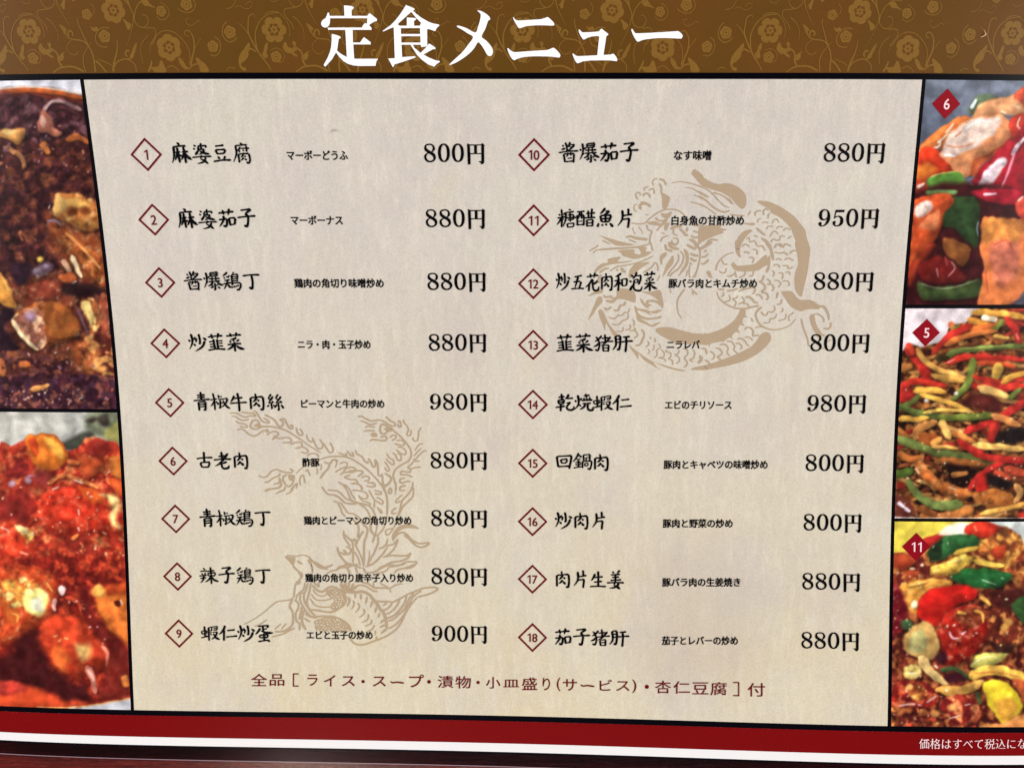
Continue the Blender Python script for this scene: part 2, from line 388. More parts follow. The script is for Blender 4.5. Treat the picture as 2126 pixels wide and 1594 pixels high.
BRUSH = """麻 182 202 298|d:125,50 168,85|h:60,118 150,102 258,100|p:72,110 75,180 68,250 35,342|h:95,190 170,182|v:125,120 132,190 150,338|p:128,190 110,240 80,305|d:150,215 182,250|h:190,185 285,178|v:215,115 232,200 238,345|p:225,195 205,245 172,300|n:232,190 270,250 328,296
婆 485 202 298|d:375,85 410,108|d:365,130 395,152|d:430,165 395,228|h:440,100 565,95|p:445,105 440,160 415,225|v:485,60 488,150|d:572,95 545,125|h:450,150 535,148|p:535,150 500,190 445,225|n:455,165 520,200 605,214|h:340,262 480,250 630,245|p:488,228 462,288|n:462,285 520,310 574,352|p:545,262 500,325 405,350
豆 780 202 298|h:690,105 820,90|v:690,155 722,222|h:695,155 840,150|v:845,155 810,210|h:725,210 810,205|d:715,245 748,285|p:830,240 800,300|h:648,320 780,300 910,298
腐 1075 202 298|d:1055,55 1092,82|h:980,100 1070,90 1160,85|p:988,100 998,180 985,240 940,332|p:1060,112 1040,145 1012,178|v:1038,145 1042,195|h:1070,135 1190,132|v:1145,100 1150,185|d:1090,152 1108,175|v:1022,210 1030,338|h:1030,215 1175,205|v:1175,205 1190,290 1168,350|d:1172,352 1132,325|v:1098,190 1100,225|p:1100,225 1055,265|d:1105,235 1132,258|p:1100,265 1052,308|d:1108,275 1142,302
茄 795 200 291|h:670,122 780,108 900,98|v:735,75 752,145|p:835,55 812,155|h:670,215 790,200|p:745,155 738,225 672,318|v:790,200 788,270 765,322|d:768,325 735,290|v:820,190 840,302|h:825,192 915,185|v:915,190 902,285|h:845,285 905,278
子 1088 200 291|h:1000,80 1150,62|p:1158,65 1110,100 1062,130|v:1065,125 1105,165 1105,230 1085,322|d:1088,325 1042,290|h:948,185 1080,168 1220,160
酱 195 202 283|d:108,95 132,118|d:95,162 150,140|v:150,62 172,120 178,190|p:218,55 205,90 180,130|h:210,92 280,90|p:280,90 235,140 190,172|d:200,105 222,125|h:60,200 190,180 335,175|v:130,215 152,330|h:135,215 275,210|v:275,212 268,335|p:190,195 185,230 165,255|v:228,190 230,240|h:185,275 245,270|h:155,320 265,310
爆 492 202 283|d:365,145 388,175|d:455,125 430,158|p:400,75 415,150 405,220 368,298|d:410,200 425,225|v:462,80 470,140|h:465,82 575,70|v:572,72 562,135|h:475,105 560,100|h:475,132 560,127|h:445,168 600,160|v:490,140 488,195|v:540,140 545,195|h:435,208 605,197|p:500,205 470,250 420,275|n:545,200 590,240 648,263|v:525,225 530,328|d:532,332 505,315|d:480,255 500,270|p:572,245 545,270|d:455,298 505,280|d:560,280 600,306
鶏 798 202 283|p:738,70 700,105 665,130|d:680,140 698,165|d:722,125 735,150|p:765,115 742,160|h:685,190 770,180|h:668,240 785,222|p:735,180 720,240 672,320|n:735,240 750,270 778,302|p:832,68 812,98|v:798,105 800,262|h:800,110 885,100|v:885,100 878,182|h:805,140 875,135|h:805,170 875,165|h:800,200 890,195|h:800,230 920,224|v:920,225 918,285 880,335|d:882,338 858,315|d:785,270 805,300|d:820,262 835,295|d:848,258 862,285|d:875,250 892,278
丁 1070 202 283|h:945,125 1070,110 1192,110|v:1075,120 1085,220 1075,320|d:1078,322 1030,285
炒 207 200 275|d:72,155 98,190|p:180,120 145,168|p:110,75 130,150 122,220 80,300|d:145,215 175,250|v:225,75 240,150 240,225|d:242,228 222,205|p:192,140 180,205|d:285,130 338,165|p:312,175 270,260 162,328
韮 487 200 275|h:362,122 470,108 580,102|v:412,75 432,145|p:522,62 500,150|v:442,150 462,297|v:495,150 505,292|h:375,190 450,182|h:385,228 450,222|h:385,265 455,258|h:515,178 575,172|h:520,212 575,208|h:520,252 580,248|h:358,312 480,292 615,298
菜 778 200 275|h:648,108 760,95 868,88|v:705,65 722,120|p:802,52 785,122|p:798,130 755,150 700,160|d:690,172 718,200|d:745,165 762,188|p:835,155 788,192|h:660,232 765,218 862,215|v:765,190 768,332|p:750,235 710,275 650,307|n:785,235 830,275 908,299
青 160 172 236|h:102,95 205,85|v:150,48 158,150|h:105,122 205,115|h:55,162 160,150 268,142|v:118,175 125,287|h:125,178 210,170|v:208,172 205,282|d:208,288 180,268|h:135,208 195,202|h:135,237 195,232
椒 415 172 236|h:290,150 375,138|v:325,65 342,150 345,282|p:345,155 325,195 290,234|d:360,165 378,190|v:395,85 400,130|h:405,112 445,105|h:388,145 450,138|v:418,150 415,258|d:418,260 398,240|d:392,178 382,215|d:435,175 452,197|h:445,140 510,128|p:512,130 490,190 428,246|n:450,150 490,225 542,260
牛 650 172 236|p:598,95 578,140 545,178|h:590,132 705,120|h:538,195 650,185 760,180|v:640,60 655,170 657,297
肉 880 172 236|v:800,120 803,267|h:800,122 960,108|v:958,110 965,200 955,280|d:958,283 922,262|v:862,68 870,115|p:882,115 860,150 828,180|d:885,145 914,167|p:878,178 860,205 828,230|d:880,195 918,237
絲 1118 172 236|p:1068,75 1048,105 1022,132|d:1025,132 1062,142|p:1092,105 1060,150 1028,188|h:1028,190 1095,182|d:1075,160 1095,188|v:1065,190 1075,262|d:1078,267 1060,250|d:1042,212 1012,236|d:1092,208 1110,236|p:1158,78 1140,105 1118,132|d:1122,132 1155,142|p:1195,105 1160,150 1122,186|h:1122,188 1195,178|d:1178,158 1205,190|v:1155,190 1165,282|d:1168,286 1142,268|p:1140,205 1102,256|d:1188,205 1224,258
古 205 202 265|h:88,178 200,162 325,160|v:200,75 202,228|v:140,235 168,305|h:145,232 285,225|v:280,230 262,297|h:170,300 265,295
老 480 202 265|h:420,145 515,132|v:465,75 475,182|h:350,195 470,182 610,182|p:560,98 500,180 430,250 366,284|p:542,218 505,235 475,246|z:465,230 468,290 500,318 560,305 572,265
辣 235 202 262|d:150,88 178,115|h:110,140 205,128|d:128,165 148,185|p:188,155 170,187|h:95,205 205,192|h:110,240 195,228|p:160,200 155,250 112,307|h:205,140 315,125|v:258,75 268,180 270,322|v:222,160 228,205|h:225,165 330,155|v:330,158 322,200|h:232,205 325,200|p:260,215 230,260 178,294|n:280,215 310,260 378,286
蝦 222 202 261|v:90,172 98,215|h:95,172 170,165|v:170,168 165,210|h:95,215 165,208|v:135,100 142,252|h:85,270 175,247|d:162,232 184,258|v:195,115 200,312|h:200,120 262,112|h:262,108 330,104|v:325,108 320,150|h:265,135 322,130|h:265,157 320,152|v:240,125 240,165|h:205,168 245,163|h:205,195 245,190|h:205,222 245,217|h:258,190 320,180|p:322,182 290,250 232,292|n:260,200 300,265 360,293
仁 487 202 261|p:442,88 410,160 350,222|v:425,150 420,312|h:468,162 582,148|h:450,255 618,238
蛋 1030 202 261|h:940,98 1030,88 1098,85|p:1100,88 1062,122|v:1010,95 1020,185|h:1020,137 1070,132|p:978,122 940,175 900,217|n:980,160 1060,188 1162,190|v:958,225 970,265|h:965,225 1085,215|v:1085,215 1075,262|h:975,262 1075,255|v:1025,195 1030,302|h:940,318 1030,302 1095,295|d:1075,285 1110,320
糖 195 202 291|d:78,130 100,160|p:175,112 148,152|h:58,192 175,175|v:118,65 130,180 122,327|p:115,190 95,235 52,290|d:138,195 152,218|d:225,65 258,82|h:175,115 305,100|p:182,118 185,210 142,322|h:215,150 295,142|h:190,190 340,182|h:215,217 295,210|v:300,142 298,215|v:248,115 252,245|v:205,270 218,330|h:210,272 312,265|v:312,268 300,315|h:220,322 300,315
醋 505 202 291|h:370,105 485,95|v:372,150 380,302|h:375,155 475,148|v:472,150 475,297|d:478,300 455,280|p:410,110 405,160 385,212|v:435,110 440,202|h:395,240 450,235|h:385,290 465,283|h:505,130 640,118|v:535,85 545,185|v:592,55 585,185|h:485,192 645,182|v:520,215 522,317|h:525,220 610,212|v:608,215 605,312|h:530,264 600,258|h:530,308 600,302
魚 790 202 291|p:785,48 750,95 706,138|h:785,95 845,90|p:848,92 800,130 758,148|v:712,158 735,250|h:715,158 875,150|v:875,152 845,242|h:735,203 860,197|v:790,155 792,247|h:740,248 845,242|d:694,260 672,322|d:735,275 756,306|d:790,265 812,300|d:852,260 908,320
片 1060 202 291|p:1015,80 1025,160 1010,230 952,307|v:1105,55 1110,142|h:1030,160 1165,138|h:1020,215 1130,198|v:1125,200 1115,270 1108,337
五 275 163 226 171|h:235,108 325,90|p:282,100 265,160 243,240|h:225,165 305,158|v:318,160 295,237|h:198,245 275,240 352,240
花 450 163 226 171|h:382,110 450,95 522,90|v:425,68 432,120|p:482,58 468,122|p:452,130 420,185 370,230|v:415,190 412,274|p:514,150 485,180 452,197|z:455,135 460,230 480,262 520,258 530,213
和 795 163 226 171|p:792,66 750,95 722,106|h:712,155 780,138|v:758,100 765,180 758,270|p:755,155 740,195 706,227|d:768,165 792,192|v:800,130 808,217|h:805,135 865,128|v:862,130 855,208|h:810,212 855,205
泡 975 163 226 171|d:910,80 942,112|d:895,148 924,170|d:948,188 905,264|p:982,52 965,95 935,138|h:965,97 1035,90|v:1030,92 1025,150 1005,197|h:955,142 1000,134|v:1000,135 995,172|h:960,174 995,170|z:955,142 950,220 968,258 1030,262 1050,213
猪 750 202 275|d:635,105 668,132|p:722,88 680,140 622,177|v:655,125 690,190 690,250 670,310|d:672,313 632,285|p:688,195 650,230 602,250|h:720,130 820,118|v:768,70 778,182|h:705,188 800,175 892,168|p:852,103 790,180 712,237|v:742,235 752,317|h:748,232 828,222|v:828,225 822,320|h:755,270 818,264|h:755,312 818,307
肝 1035 202 275|p:928,95 942,180 935,240 892,297|h:930,98 1000,88|v:1000,90 1002,200 985,300|d:988,302 955,275|h:940,142 995,137|h:942,187 995,182|h:1040,112 1140,100|h:1015,180 1100,168 1185,165|v:1085,110 1090,200 1080,327
乾 185 202 269|h:90,125 180,112|v:135,72 140,155|v:85,162 100,220|h:88,165 175,155|v:175,158 168,212|h:98,192 168,187|h:98,220 168,214|h:52,268 185,250|v:128,215 125,324|p:238,76 220,115 188,152|h:205,140 300,135|h:205,207 260,192|z:264,190 215,250 220,290 270,305 310,285 310,243
焼 482 202 269|d:352,160 372,192|p:448,132 420,172|p:390,90 405,160 400,230 348,300|d:415,225 438,252|h:475,100 560,92|v:505,70 515,130|h:445,168 600,158|v:480,125 482,172|v:560,115 562,172|v:520,130 520,168|h:460,212 580,205|p:500,215 480,260 418,300|z:535,215 535,280 560,305 605,298 607,253
回 185 200 267|v:75,120 98,277|h:78,122 295,108|v:290,110 275,210 255,300|h:98,268 262,258|v:130,165 150,222|h:135,168 230,158|v:228,160 215,212|h:150,217 215,212
鍋 462 200 267|p:402,68 375,130 320,202|n:400,90 425,118 448,135|h:372,165 430,158|h:355,207 435,197|v:398,170 400,272|d:358,225 378,248|p:437,213 415,247|h:330,285 440,264|v:470,95 478,182|h:472,98 570,90|v:568,92 560,178|v:510,130 512,178|h:515,134 560,130|v:460,185 458,287|h:462,190 592,182|v:592,185 585,250 565,310|d:568,313 532,285|v:490,215 498,262|h:495,218 540,212|v:540,215 535,252|h:500,258 535,254
生 675 202 265|p:632,116 610,170 573,220|h:620,172 750,158|v:678,78 682,190 680,292|h:618,238 738,225|h:555,302 680,295 798,298
姜 942 202 265|d:892,80 920,105|p:1008,62 962,107|h:872,130 1010,118|h:890,167 995,157|h:865,210 1030,197|v:940,115 942,212|h:810,245 940,238 1072,240|p:948,215 915,277|n:915,275 970,300 1014,334|p:995,245 950,300 848,323"""
PROF = {'h': (.072, .056, .062, .088), 'v': (.094, .082, .080, .088), 'p': (.098, .088, .070, .020), 'n': (.040, .075, .110, .040), 'd': (.040, .085, .108, .095), 'z': (.090, .078, .085, .092, .030)}
BG = {}
for ln in BRUSH.splitlines():
    hd, *st = ln.split('|'); q = hd.split(); cx, cy, em = (float(x) for x in q[1:4]); ex = float(q[4]) if len(q) > 4 else em
    BG[q[0]] = [(x[0], (pp(x[2:]) - [cx, cy]) / [ex, -em] + [.5, .5]) for x in st]
def brush(name, text, x0, x1, yc, em, m, label):
    A, B = PX([(x0, yc), (x1, yc)]); al = np.concatenate([p + [i, 0] for i, ch in enumerate(text) for _, p in BG[ch]])
    lo, hi = al[:, 0].min() - .035, al[:, 0].max() + .035; sx = np.hypot(*(B - A)) / (hi - lo); pr = Print(); k = min(1, (sx / em) ** .5)
    for i, ch in enumerate(text):
        for ty, p in BG[ch]:
            q = A + np.column_stack([(p[:, 0] + i - lo) * sx, (p[:, 1] - .5) * em]); L = np.hypot(*(q[-1] - q[0])) / em
            f = 1.0 if L > .3 else max(.72, .55 + L * 1.4)
            pr.stroke(q, [x * 1.42 * em * k * f * (1 if len(BG[ch]) < 14 else .84) for x in PROF[ty]], None, .0185)
    return pr.build(name, m, menu, label)
# ---------------------------------------------------------------- the sheet and its printed bands
VLs = dict(L=-6.0253, Lo=-6.0858, R=6.9057, Ro=6.9651)
HLs = {'h0': 1.2029, 'h1': 1.1107, 'b0': -9.3848, 'b1': -9.4816, 'r1': -9.8754, 'w1': -10.0273, 'ls': -4.1011, 'ls2': -4.1618, 'rs': -2.3458, 'rs2': -2.4081, 'rt': -5.8842, 'rt2': -5.9396}
UL, UR = -8.75, 9.6
band('backing_card', UL, UR, -10.03, 3.3, 0.0, M['paper'], thick=.010)
band('ruled_border', UL, UR, HLs['b1'], HLs['h0'], .004, M['black'])
band('header_band', UL, UR, HLs['h0'], 3.3, .006, M['header'])
band('footer_band', UL, UR, HLs['r1'], HLs['b1'], .006, M['red'])
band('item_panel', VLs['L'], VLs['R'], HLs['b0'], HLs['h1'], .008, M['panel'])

# laminate margin round the card; its dark tint adds the shade beneath
m_, t_, b_ = mat('shaded_laminate', (200, 190, 200), .12, .5)
tr_ = N(t_, 'ShaderNodeBsdfTransparent'); tr_.inputs[0].default_value = (.22, .15, .18, 1)
gl_ = N(t_, 'ShaderNodeBsdfGlossy'); gl_.inputs['Roughness'].default_value = .12; gl_.inputs[0].default_value = (.8, .8, .9, 1)
fr_ = N(t_, 'ShaderNodeFresnel'); mx_ = N(t_, 'ShaderNodeMixShader')
fr_.inputs[0].default_value = 1.35
t_.links.new(fr_.outputs[0], mx_.inputs[0]); t_.links.new(tr_.outputs[0], mx_.inputs[1]); t_.links.new(gl_.outputs[0], mx_.inputs[2])
t_.links.new(mx_.outputs[0], t_.nodes['Material Output'].inputs[0])
M['film'] = m_
M['filmedge'] = mat('laminate_edge', (150, 128, 140), .25, .6)[0]  # pale colour stands in for the highlight along the film's edge
FE = -10.29
band('laminate_margin', UL, UR, FE, -10.034, -.004, M['film'])
band('laminate_edge', UL, UR, FE - .012, FE - .001, -.002, M['filmedge'], thick=.008)
band('card_edge_line', UL, UR, -10.062, -10.031, -.001, M['black'])

# ---------------------------------------------------------------- texts
ROWS = [  # number, name, name x0 x1 yc, reading, x0 x1 yc, price, right edge, yc
 (1,'麻婆豆腐',354.8,520,318.7,'マーボーどうふ',595.5,722.5,323,'800',1006.5,317.8),
 (2,'麻婆茄子',368.3,532.9,454.5,'マーボーナス',604,712,457.5,'880',1007.5,453.1),
 (3,'酱爆鶏丁',380.2,541.4,584,'鶏肉の角切り味噌炒め',610.8,796.7,588,'880',1009,584.2),
 (4,'炒韮菜',390.4,508.8,711,'ニラ・肉・玉子炒め',618.4,769.3,715,'880',1010,710.7),
 (5,'青椒牛肉絲',400.8,590.2,833.5,'ピーマンと牛肉の炒め',625.3,798,838,'980',1011,834),
 (6,'古老肉',406.9,514.9,955.5,'酢豚',627.8,663.9,959.5,'880',1011.3,955.3),
 (7,'青椒鶏丁',412.8,563.5,1075,'鶏肉とピーマンの角切り炒め',630.8,853.9,1080,'880',1011.6,1075.5),
 (8,'辣子鶏丁',412.8,563.5,1194.5,'鶏肉の角切り唐辛子入り炒め',633.6,857.7,1199,'880',1011.6,1195.9),
 (9,'蝦仁炒蛋',416.6,568.9,1313.5,'エビと玉子の炒め',636.7,773.8,1317.5,'900',1011.6,1315.5),
 (10,'酱爆茄子',1158.3,1327.2,318,'なす味噌',1398.6,1476.6,323,'880',1837,317),
 (11,'糖醋魚片',1154.7,1313.5,454.5,'白身魚の甘酢炒め',1394,1544.4,458,'950',1824.3,452.5),
 (12,'炒五花肉和泡菜',1153.2,1366,585,'豚バラ肉とキムチ炒め',1387.7,1571.3,588.5,'880',1813.3,583.5),
 (13,'韮菜猪肝',1154,1315.3,713,'ニラレバ',1384.4,1453,715.5,'800',1805,711.5),
 (14,'乾焼蝦仁',1152,1313.5,836,'エビのチリソース',1380.5,1519.2,840.5,'980',1797.8,837.3),
 (15,'回鍋肉',1154.5,1263.2,958.5,'豚肉とキャベツの味噌炒め',1377.5,1593.6,964,'800',1793.3,960.9),
 (16,'炒肉片',1151,1257.6,1080,'豚肉と野菜の炒め',1375.7,1521,1086,'800',1788.7,1084.5),
 (17,'肉片生姜',1154.7,1297,1201.5,'豚バラ肉の生姜焼き',1374.5,1537,1208,'880',1785.6,1207.2),
 (18,'茄子猪肝',1151,1308,1322,'茄子とレバーの炒め',1373.7,1531.7,1329,'880',1783.6,1329.9)]
DC = [(304,321.3),(319.5,456.5),(333,586.7),(343.5,712.8),(352.6,835.8),(359.6,956.8),(365,1076.7),(368.8,1196.1),(371.9,1314.4),
 (1108.8,321.9),(1108.1,457.9),(1107.4,589.2),(1107,715.9),(1106.5,839.6),(1106.1,961.4),(1105.7,1082.4),(1105.5,1201.7),(1105.5,1322.6)]
w1 = PX([(1006.5, 317.8)])[0][0] - PX([(880.5, 317.8)])[0][0]
w2 = PX([(1783.6, 1329.9)])[0][0] - PX([(1663.7, 1329.9)])[0][0]
def number(s, c, hgt, m, parent, h=.020):
    pr = Print(); x = 0; al = []
    for ch in s:
        src = [np.array([[.28, 0], [.40, 0], [.40, .72], [.32, .72], [.12, .60], [.12, .50], [.28, .60]])] if ch == '1' else restyle(glyph(ch), .012, .010, None)
        g = [p + [x, 0] for p in src]; al.append(g)
        x += .62 if ch != '1' else .50
        if ch == '1' and len(s) > 1: pass
    a = np.concatenate([p for g in al for p in g]); lo, hi = a.min(0), a.max(0); sc = hgt / (hi[1] - lo[1])
    for g in al: pr.poly([(p - (lo + hi) / 2) * [sc * .94, sc] + c for p in g], h)
    return pr.build('number', m, parent)
def diamond(c, r, w, m, name, h=.018, label=None):
    pr = Print(); q = np.array([[1, 0], [0, 1], [-1, 0], [0, -1]], float)
    def side(k): return np.concatenate([q[i] + (q[(i + 1) % 4] - q[i]) * t[:, None] for i, t in ((i, np.arange(4) / 4) for i in range(4))]) * k + c
    pr.poly([side(r), side(r - w * 1.41)] if w else [side(r)], h)
    return pr.build(name, m, menu, label)
for (n, nm, a0, a1, ay, rd, b0, b1, by, pc, xr, yp), dc in zip(ROWS, DC):
    c = PX([dc])[0]
    d = diamond(c, .252, .030, M['rust'], 'number_diamond', label='dark red outlined diamond holding the number %d' % n)
    number(str(n), c + [.0, -.004], .152, M['rust'], d)
    brush('dish_name', nm, a0, a1, ay, .318, M['ink'], 'large black brush lettering ' + nm)
    run('dish_reading', rd, b0, b1, by, .158, M['ink'], .028, .022, None, label='small black lettering ' + rd)
    price(pc, xr, yp, (w1 if n < 10 else w2), 'black price ' + pc + '円')
NOTE = [('全',521.5,554.6,1397.7,1423.4),('品',560,590.5,1398.5,1422.6),('[',608.2,620.2,1396.7,1424.4),('ラ',638.7,659.5,1399.2,1422.6),('イ',672.7,696.4,1400.2,1423.9),
 ('ス',709.8,737,1402.8,1423.4),('・',750.5,757.3,1410.3,1417.1),('ス',773.8,801.3,1403.5,1423.9),('ー',810.7,839,1412.8,1417.5),('プ',849.5,880,1399.2,1425.9),
 ('・',886.9,894.5,1410.4,1418),('漬',908.5,941.5,1401.8,1426.9),('物',945.8,977.8,1402.3,1428.2),('・',989.2,996,1412.3,1419),('小',1008.8,1038.8,1404.3,1428.2),
 ('皿',1045,1077.8,1409.9,1425.6),('盛',1083.4,1115,1405.3,1431.5),('り',1126.5,1141.8,1406,1432),('(',1156,1163.6,1405.6,1433.5),('サ',1168.7,1197.7,1408.6,1432.8),
 ('ー',1205.3,1234,1419.5,1424.6),('ビ',1244.7,1270.8,1409.9,1432.8),('ス',1279,1306.9,1413,1433.3),(')',1312,1321,1409.4,1437.8),('・',1338.6,1347,1420.4,1428.8),
 ('杏',1360,1393,1411.9,1438.3),('仁',1397.8,1432,1413,1439),('豆',1437,1470.7,1415.5,1440.4),('腐',1474.5,1509,1415,1442.4),(']',1522,1534.5,1414.5,1444.2),('付',1552,1587.8,1416.8,1444.9)]
pr = Print()
def bar(pts, w): pr.stroke(PX(pts), w / 122, w / 122, .020, False)
for ch, *b in NOTE:
    x0, x1, y0, y1 = b
    if ch == '[': bar([(x1, y0 + 1.2), (x0, y0 + 1.2)], 2.4); bar([(x0 + 1.2, y0), (x0 + 1.2, y1)], 2.4); bar([(x0, y1 - 1.2), (x1, y1 - 1.2)], 2.4); continue
    if ch == ']': bar([(x0, y0 + 1.2), (x1, y0 + 1.4)], 2.4); bar([(x1 - 1.2, y0), (x1 - 1.2, y1)], 2.4); bar([(x0, y1 - 1.4), (x1, y1 - 1.2)], 2.4); continue
    if ch == 'ー': pr.stroke(PX([(x0, y0 + .5), (x0 + 5, (y0 + y1) / 2 + 1), ((x0 + x1) / 2, (y0 + y1) / 2), (x1, y1 - .5)]), 2.6 / 122, 3.6 / 122, .020); continue
    boxed(pr, ch, *b, .006 if ch not in '・[]()' else .0, .006 if ch not in '・ー[]()' else 0, None)
pr.build('service_note', M['rust'], menu, 'wide dark red note under the two columns')
run('tax_note', '価格はすべて税込にな', 1908, 2131, 1542.5, .192, M['pink'], .002, -.012, 'serif', label='pale pink note on the dark red band')

TITLE = '''T 660 5 11.386
B: 617,80 700,85 800,98 850,120 852,140 820,180 800,190 805,328 1170,328 1195,290 1225,262 1400,400 1398,450 1340,462 1210,545 1268,605 1272,660 825,660 832,955 1000,955 1048,880 1095,830 1250,950 1252,1003 840,1003 862,1340 1424,1340 1420,1360 1390,1390 1365,1510 1000,1512 850,1500 720,1465 610,1400 520,1310 430,1195 340,1350 180,1528 140,1500 145,1470 230,1320 290,1170 315,1050 328,900 330,750 480,790 540,825 545,845 495,880 470,1060 455,1145 540,1220 685,1300 650,660 250,660 232,605 1040,603 1075,540 1110,498 1160,510 1172,385 292,385 290,480 270,550 230,592 180,606 120,590 80,540 78,490 110,430 185,380 215,310 235,250 270,255 280,328 628,328
T 785 5 11.386
B: 660,70 860,155 862,185 825,205 900,275 1030,375 1200,470 1300,505 1445,535 1448,560 1405,600 1385,620 1350,692 1200,640 1160,650 1165,1045 1020,1065 1003,1010 820,1010 870,1090 1005,1200 1110,1100 1200,985 1230,990 1360,1080 1358,1110 1290,1120 1075,1240 1200,1310 1360,1375 1460,1395 1458,1420 1385,1465 1330,1530 1180,1470 1040,1370 920,1250 830,1110 765,1010 558,1010 570,1300 870,1280 898,1300 850,1325 600,1410 390,1475 370,1530 345,1535 240,1335 395,1325 370,600 300,620 125,700 110,680 300,545 420,420 520,290 600,170
H: 785,235 465,525 510,560 680,560 680,365 860,375 905,395 895,420 850,455 855,560 990,560 1015,490 900,380
H: 540,618 990,618 995,755 545,755
H: 548,808 1000,808 1003,957 552,957
T 925 5 11.386
b: 750,200 830,210 940,265 1030,340 1060,400 1050,420 1005,455 940,640 855,815 960,910 1060,1020 1115,1120 1120,1200 1085,1265 1030,1275 980,1240 900,1100 830,1000 765,955 680,1090 560,1220 400,1340 250,1430 120,1483 95,1470 240,1330 400,1180 540,1000 650,830 520,740 400,660 275,590 275,560 340,565 500,620 705,720 770,580 815,430 832,310 800,250
T 1045 20 11.386
b: 228,192 240,192 280,235 340,265 500,260 700,248 880,235 960,215 1030,190 1060,190 1130,250 1190,315 1205,360 1195,382 1140,388 900,380 700,385 540,402 440,435 385,447 350,430 290,330 245,250
b: 95,935 120,922 160,960 230,1005 340,1010 600,990 850,975 1010,965 1090,945 1160,915 1200,915 1270,975 1330,1045 1350,1095 1330,1135 1290,1140 1100,1118 760,1112 500,1128 350,1165 270,1202 240,1200 190,1150 130,1040
T 1180 30 13.283
B: 280,425 315,430 350,475 400,505 650,495 840,480 870,440 910,400 1100,545 1100,570 1045,620 970,1125 1160,1115 1225,1092 1255,1100 1320,1180 1355,1260 1335,1300 1150,1278 900,1275 600,1280 400,1305 300,1345 250,1358 210,1325 150,1210 108,1100 125,1085 160,1105 205,1145 280,1160 795,1135 850,620 780,605 640,620 540,650 430,705 400,695 340,610 290,500
T 1300 30 13.283
b: 138,425 180,420 205,470 245,515 300,530 600,520 900,505 1200,485 1350,475 1430,470 1470,495 1540,560 1555,610 1530,665 1490,678 1200,665 900,662 650,685 500,705 400,735 350,758 300,755 250,690 180,560'''
_o = np.zeros(2); _k = 1; cur = []; chars = []
def _flush():
    if not cur: return
    pr = Print(); pr.poly(cur[:], .019); pr.build('title_character', M['white'], menu, 'large white heading character ' + '定食メニュー'[len(chars)]); chars.append(1); cur.clear()
for ln in TITLE.splitlines():
    if ln[0] == 'T':
        _flush(); a = [float(x) for x in ln[1:].split()]; _o = np.array(a[:2]); _k = a[2]; continue
    p = pp(ln[2:]); p = smooth(p, True, 4) if ln[0] == 'b' else p
    # edges are followed by short segments so that the print bends with the sheet
    q = []
    for i in range(len(p)):
        a, b = p[i], p[(i + 1) % len(p)]; k = max(1, int(np.hypot(*(b - a)) / 260))
        q += [a + (b - a) * j / k for j in range(k)]
    cur.append(PX(np.array(q) / _k + _o))
_flush()
for c, r, s in (((1964, 216.2), .225, '6'), ((1922.3, 690.6), .225, '5'), ((1901.6, 1134.4), .235, '11')):
    cc = PX([c])[0]; d = diamond(cc, r, 0, M['crim'], 'number_badge', .016, 'solid crimson diamond with a pale number ' + s)
    number(s, cc + [.01, -.004], .160, M['pink'], d)

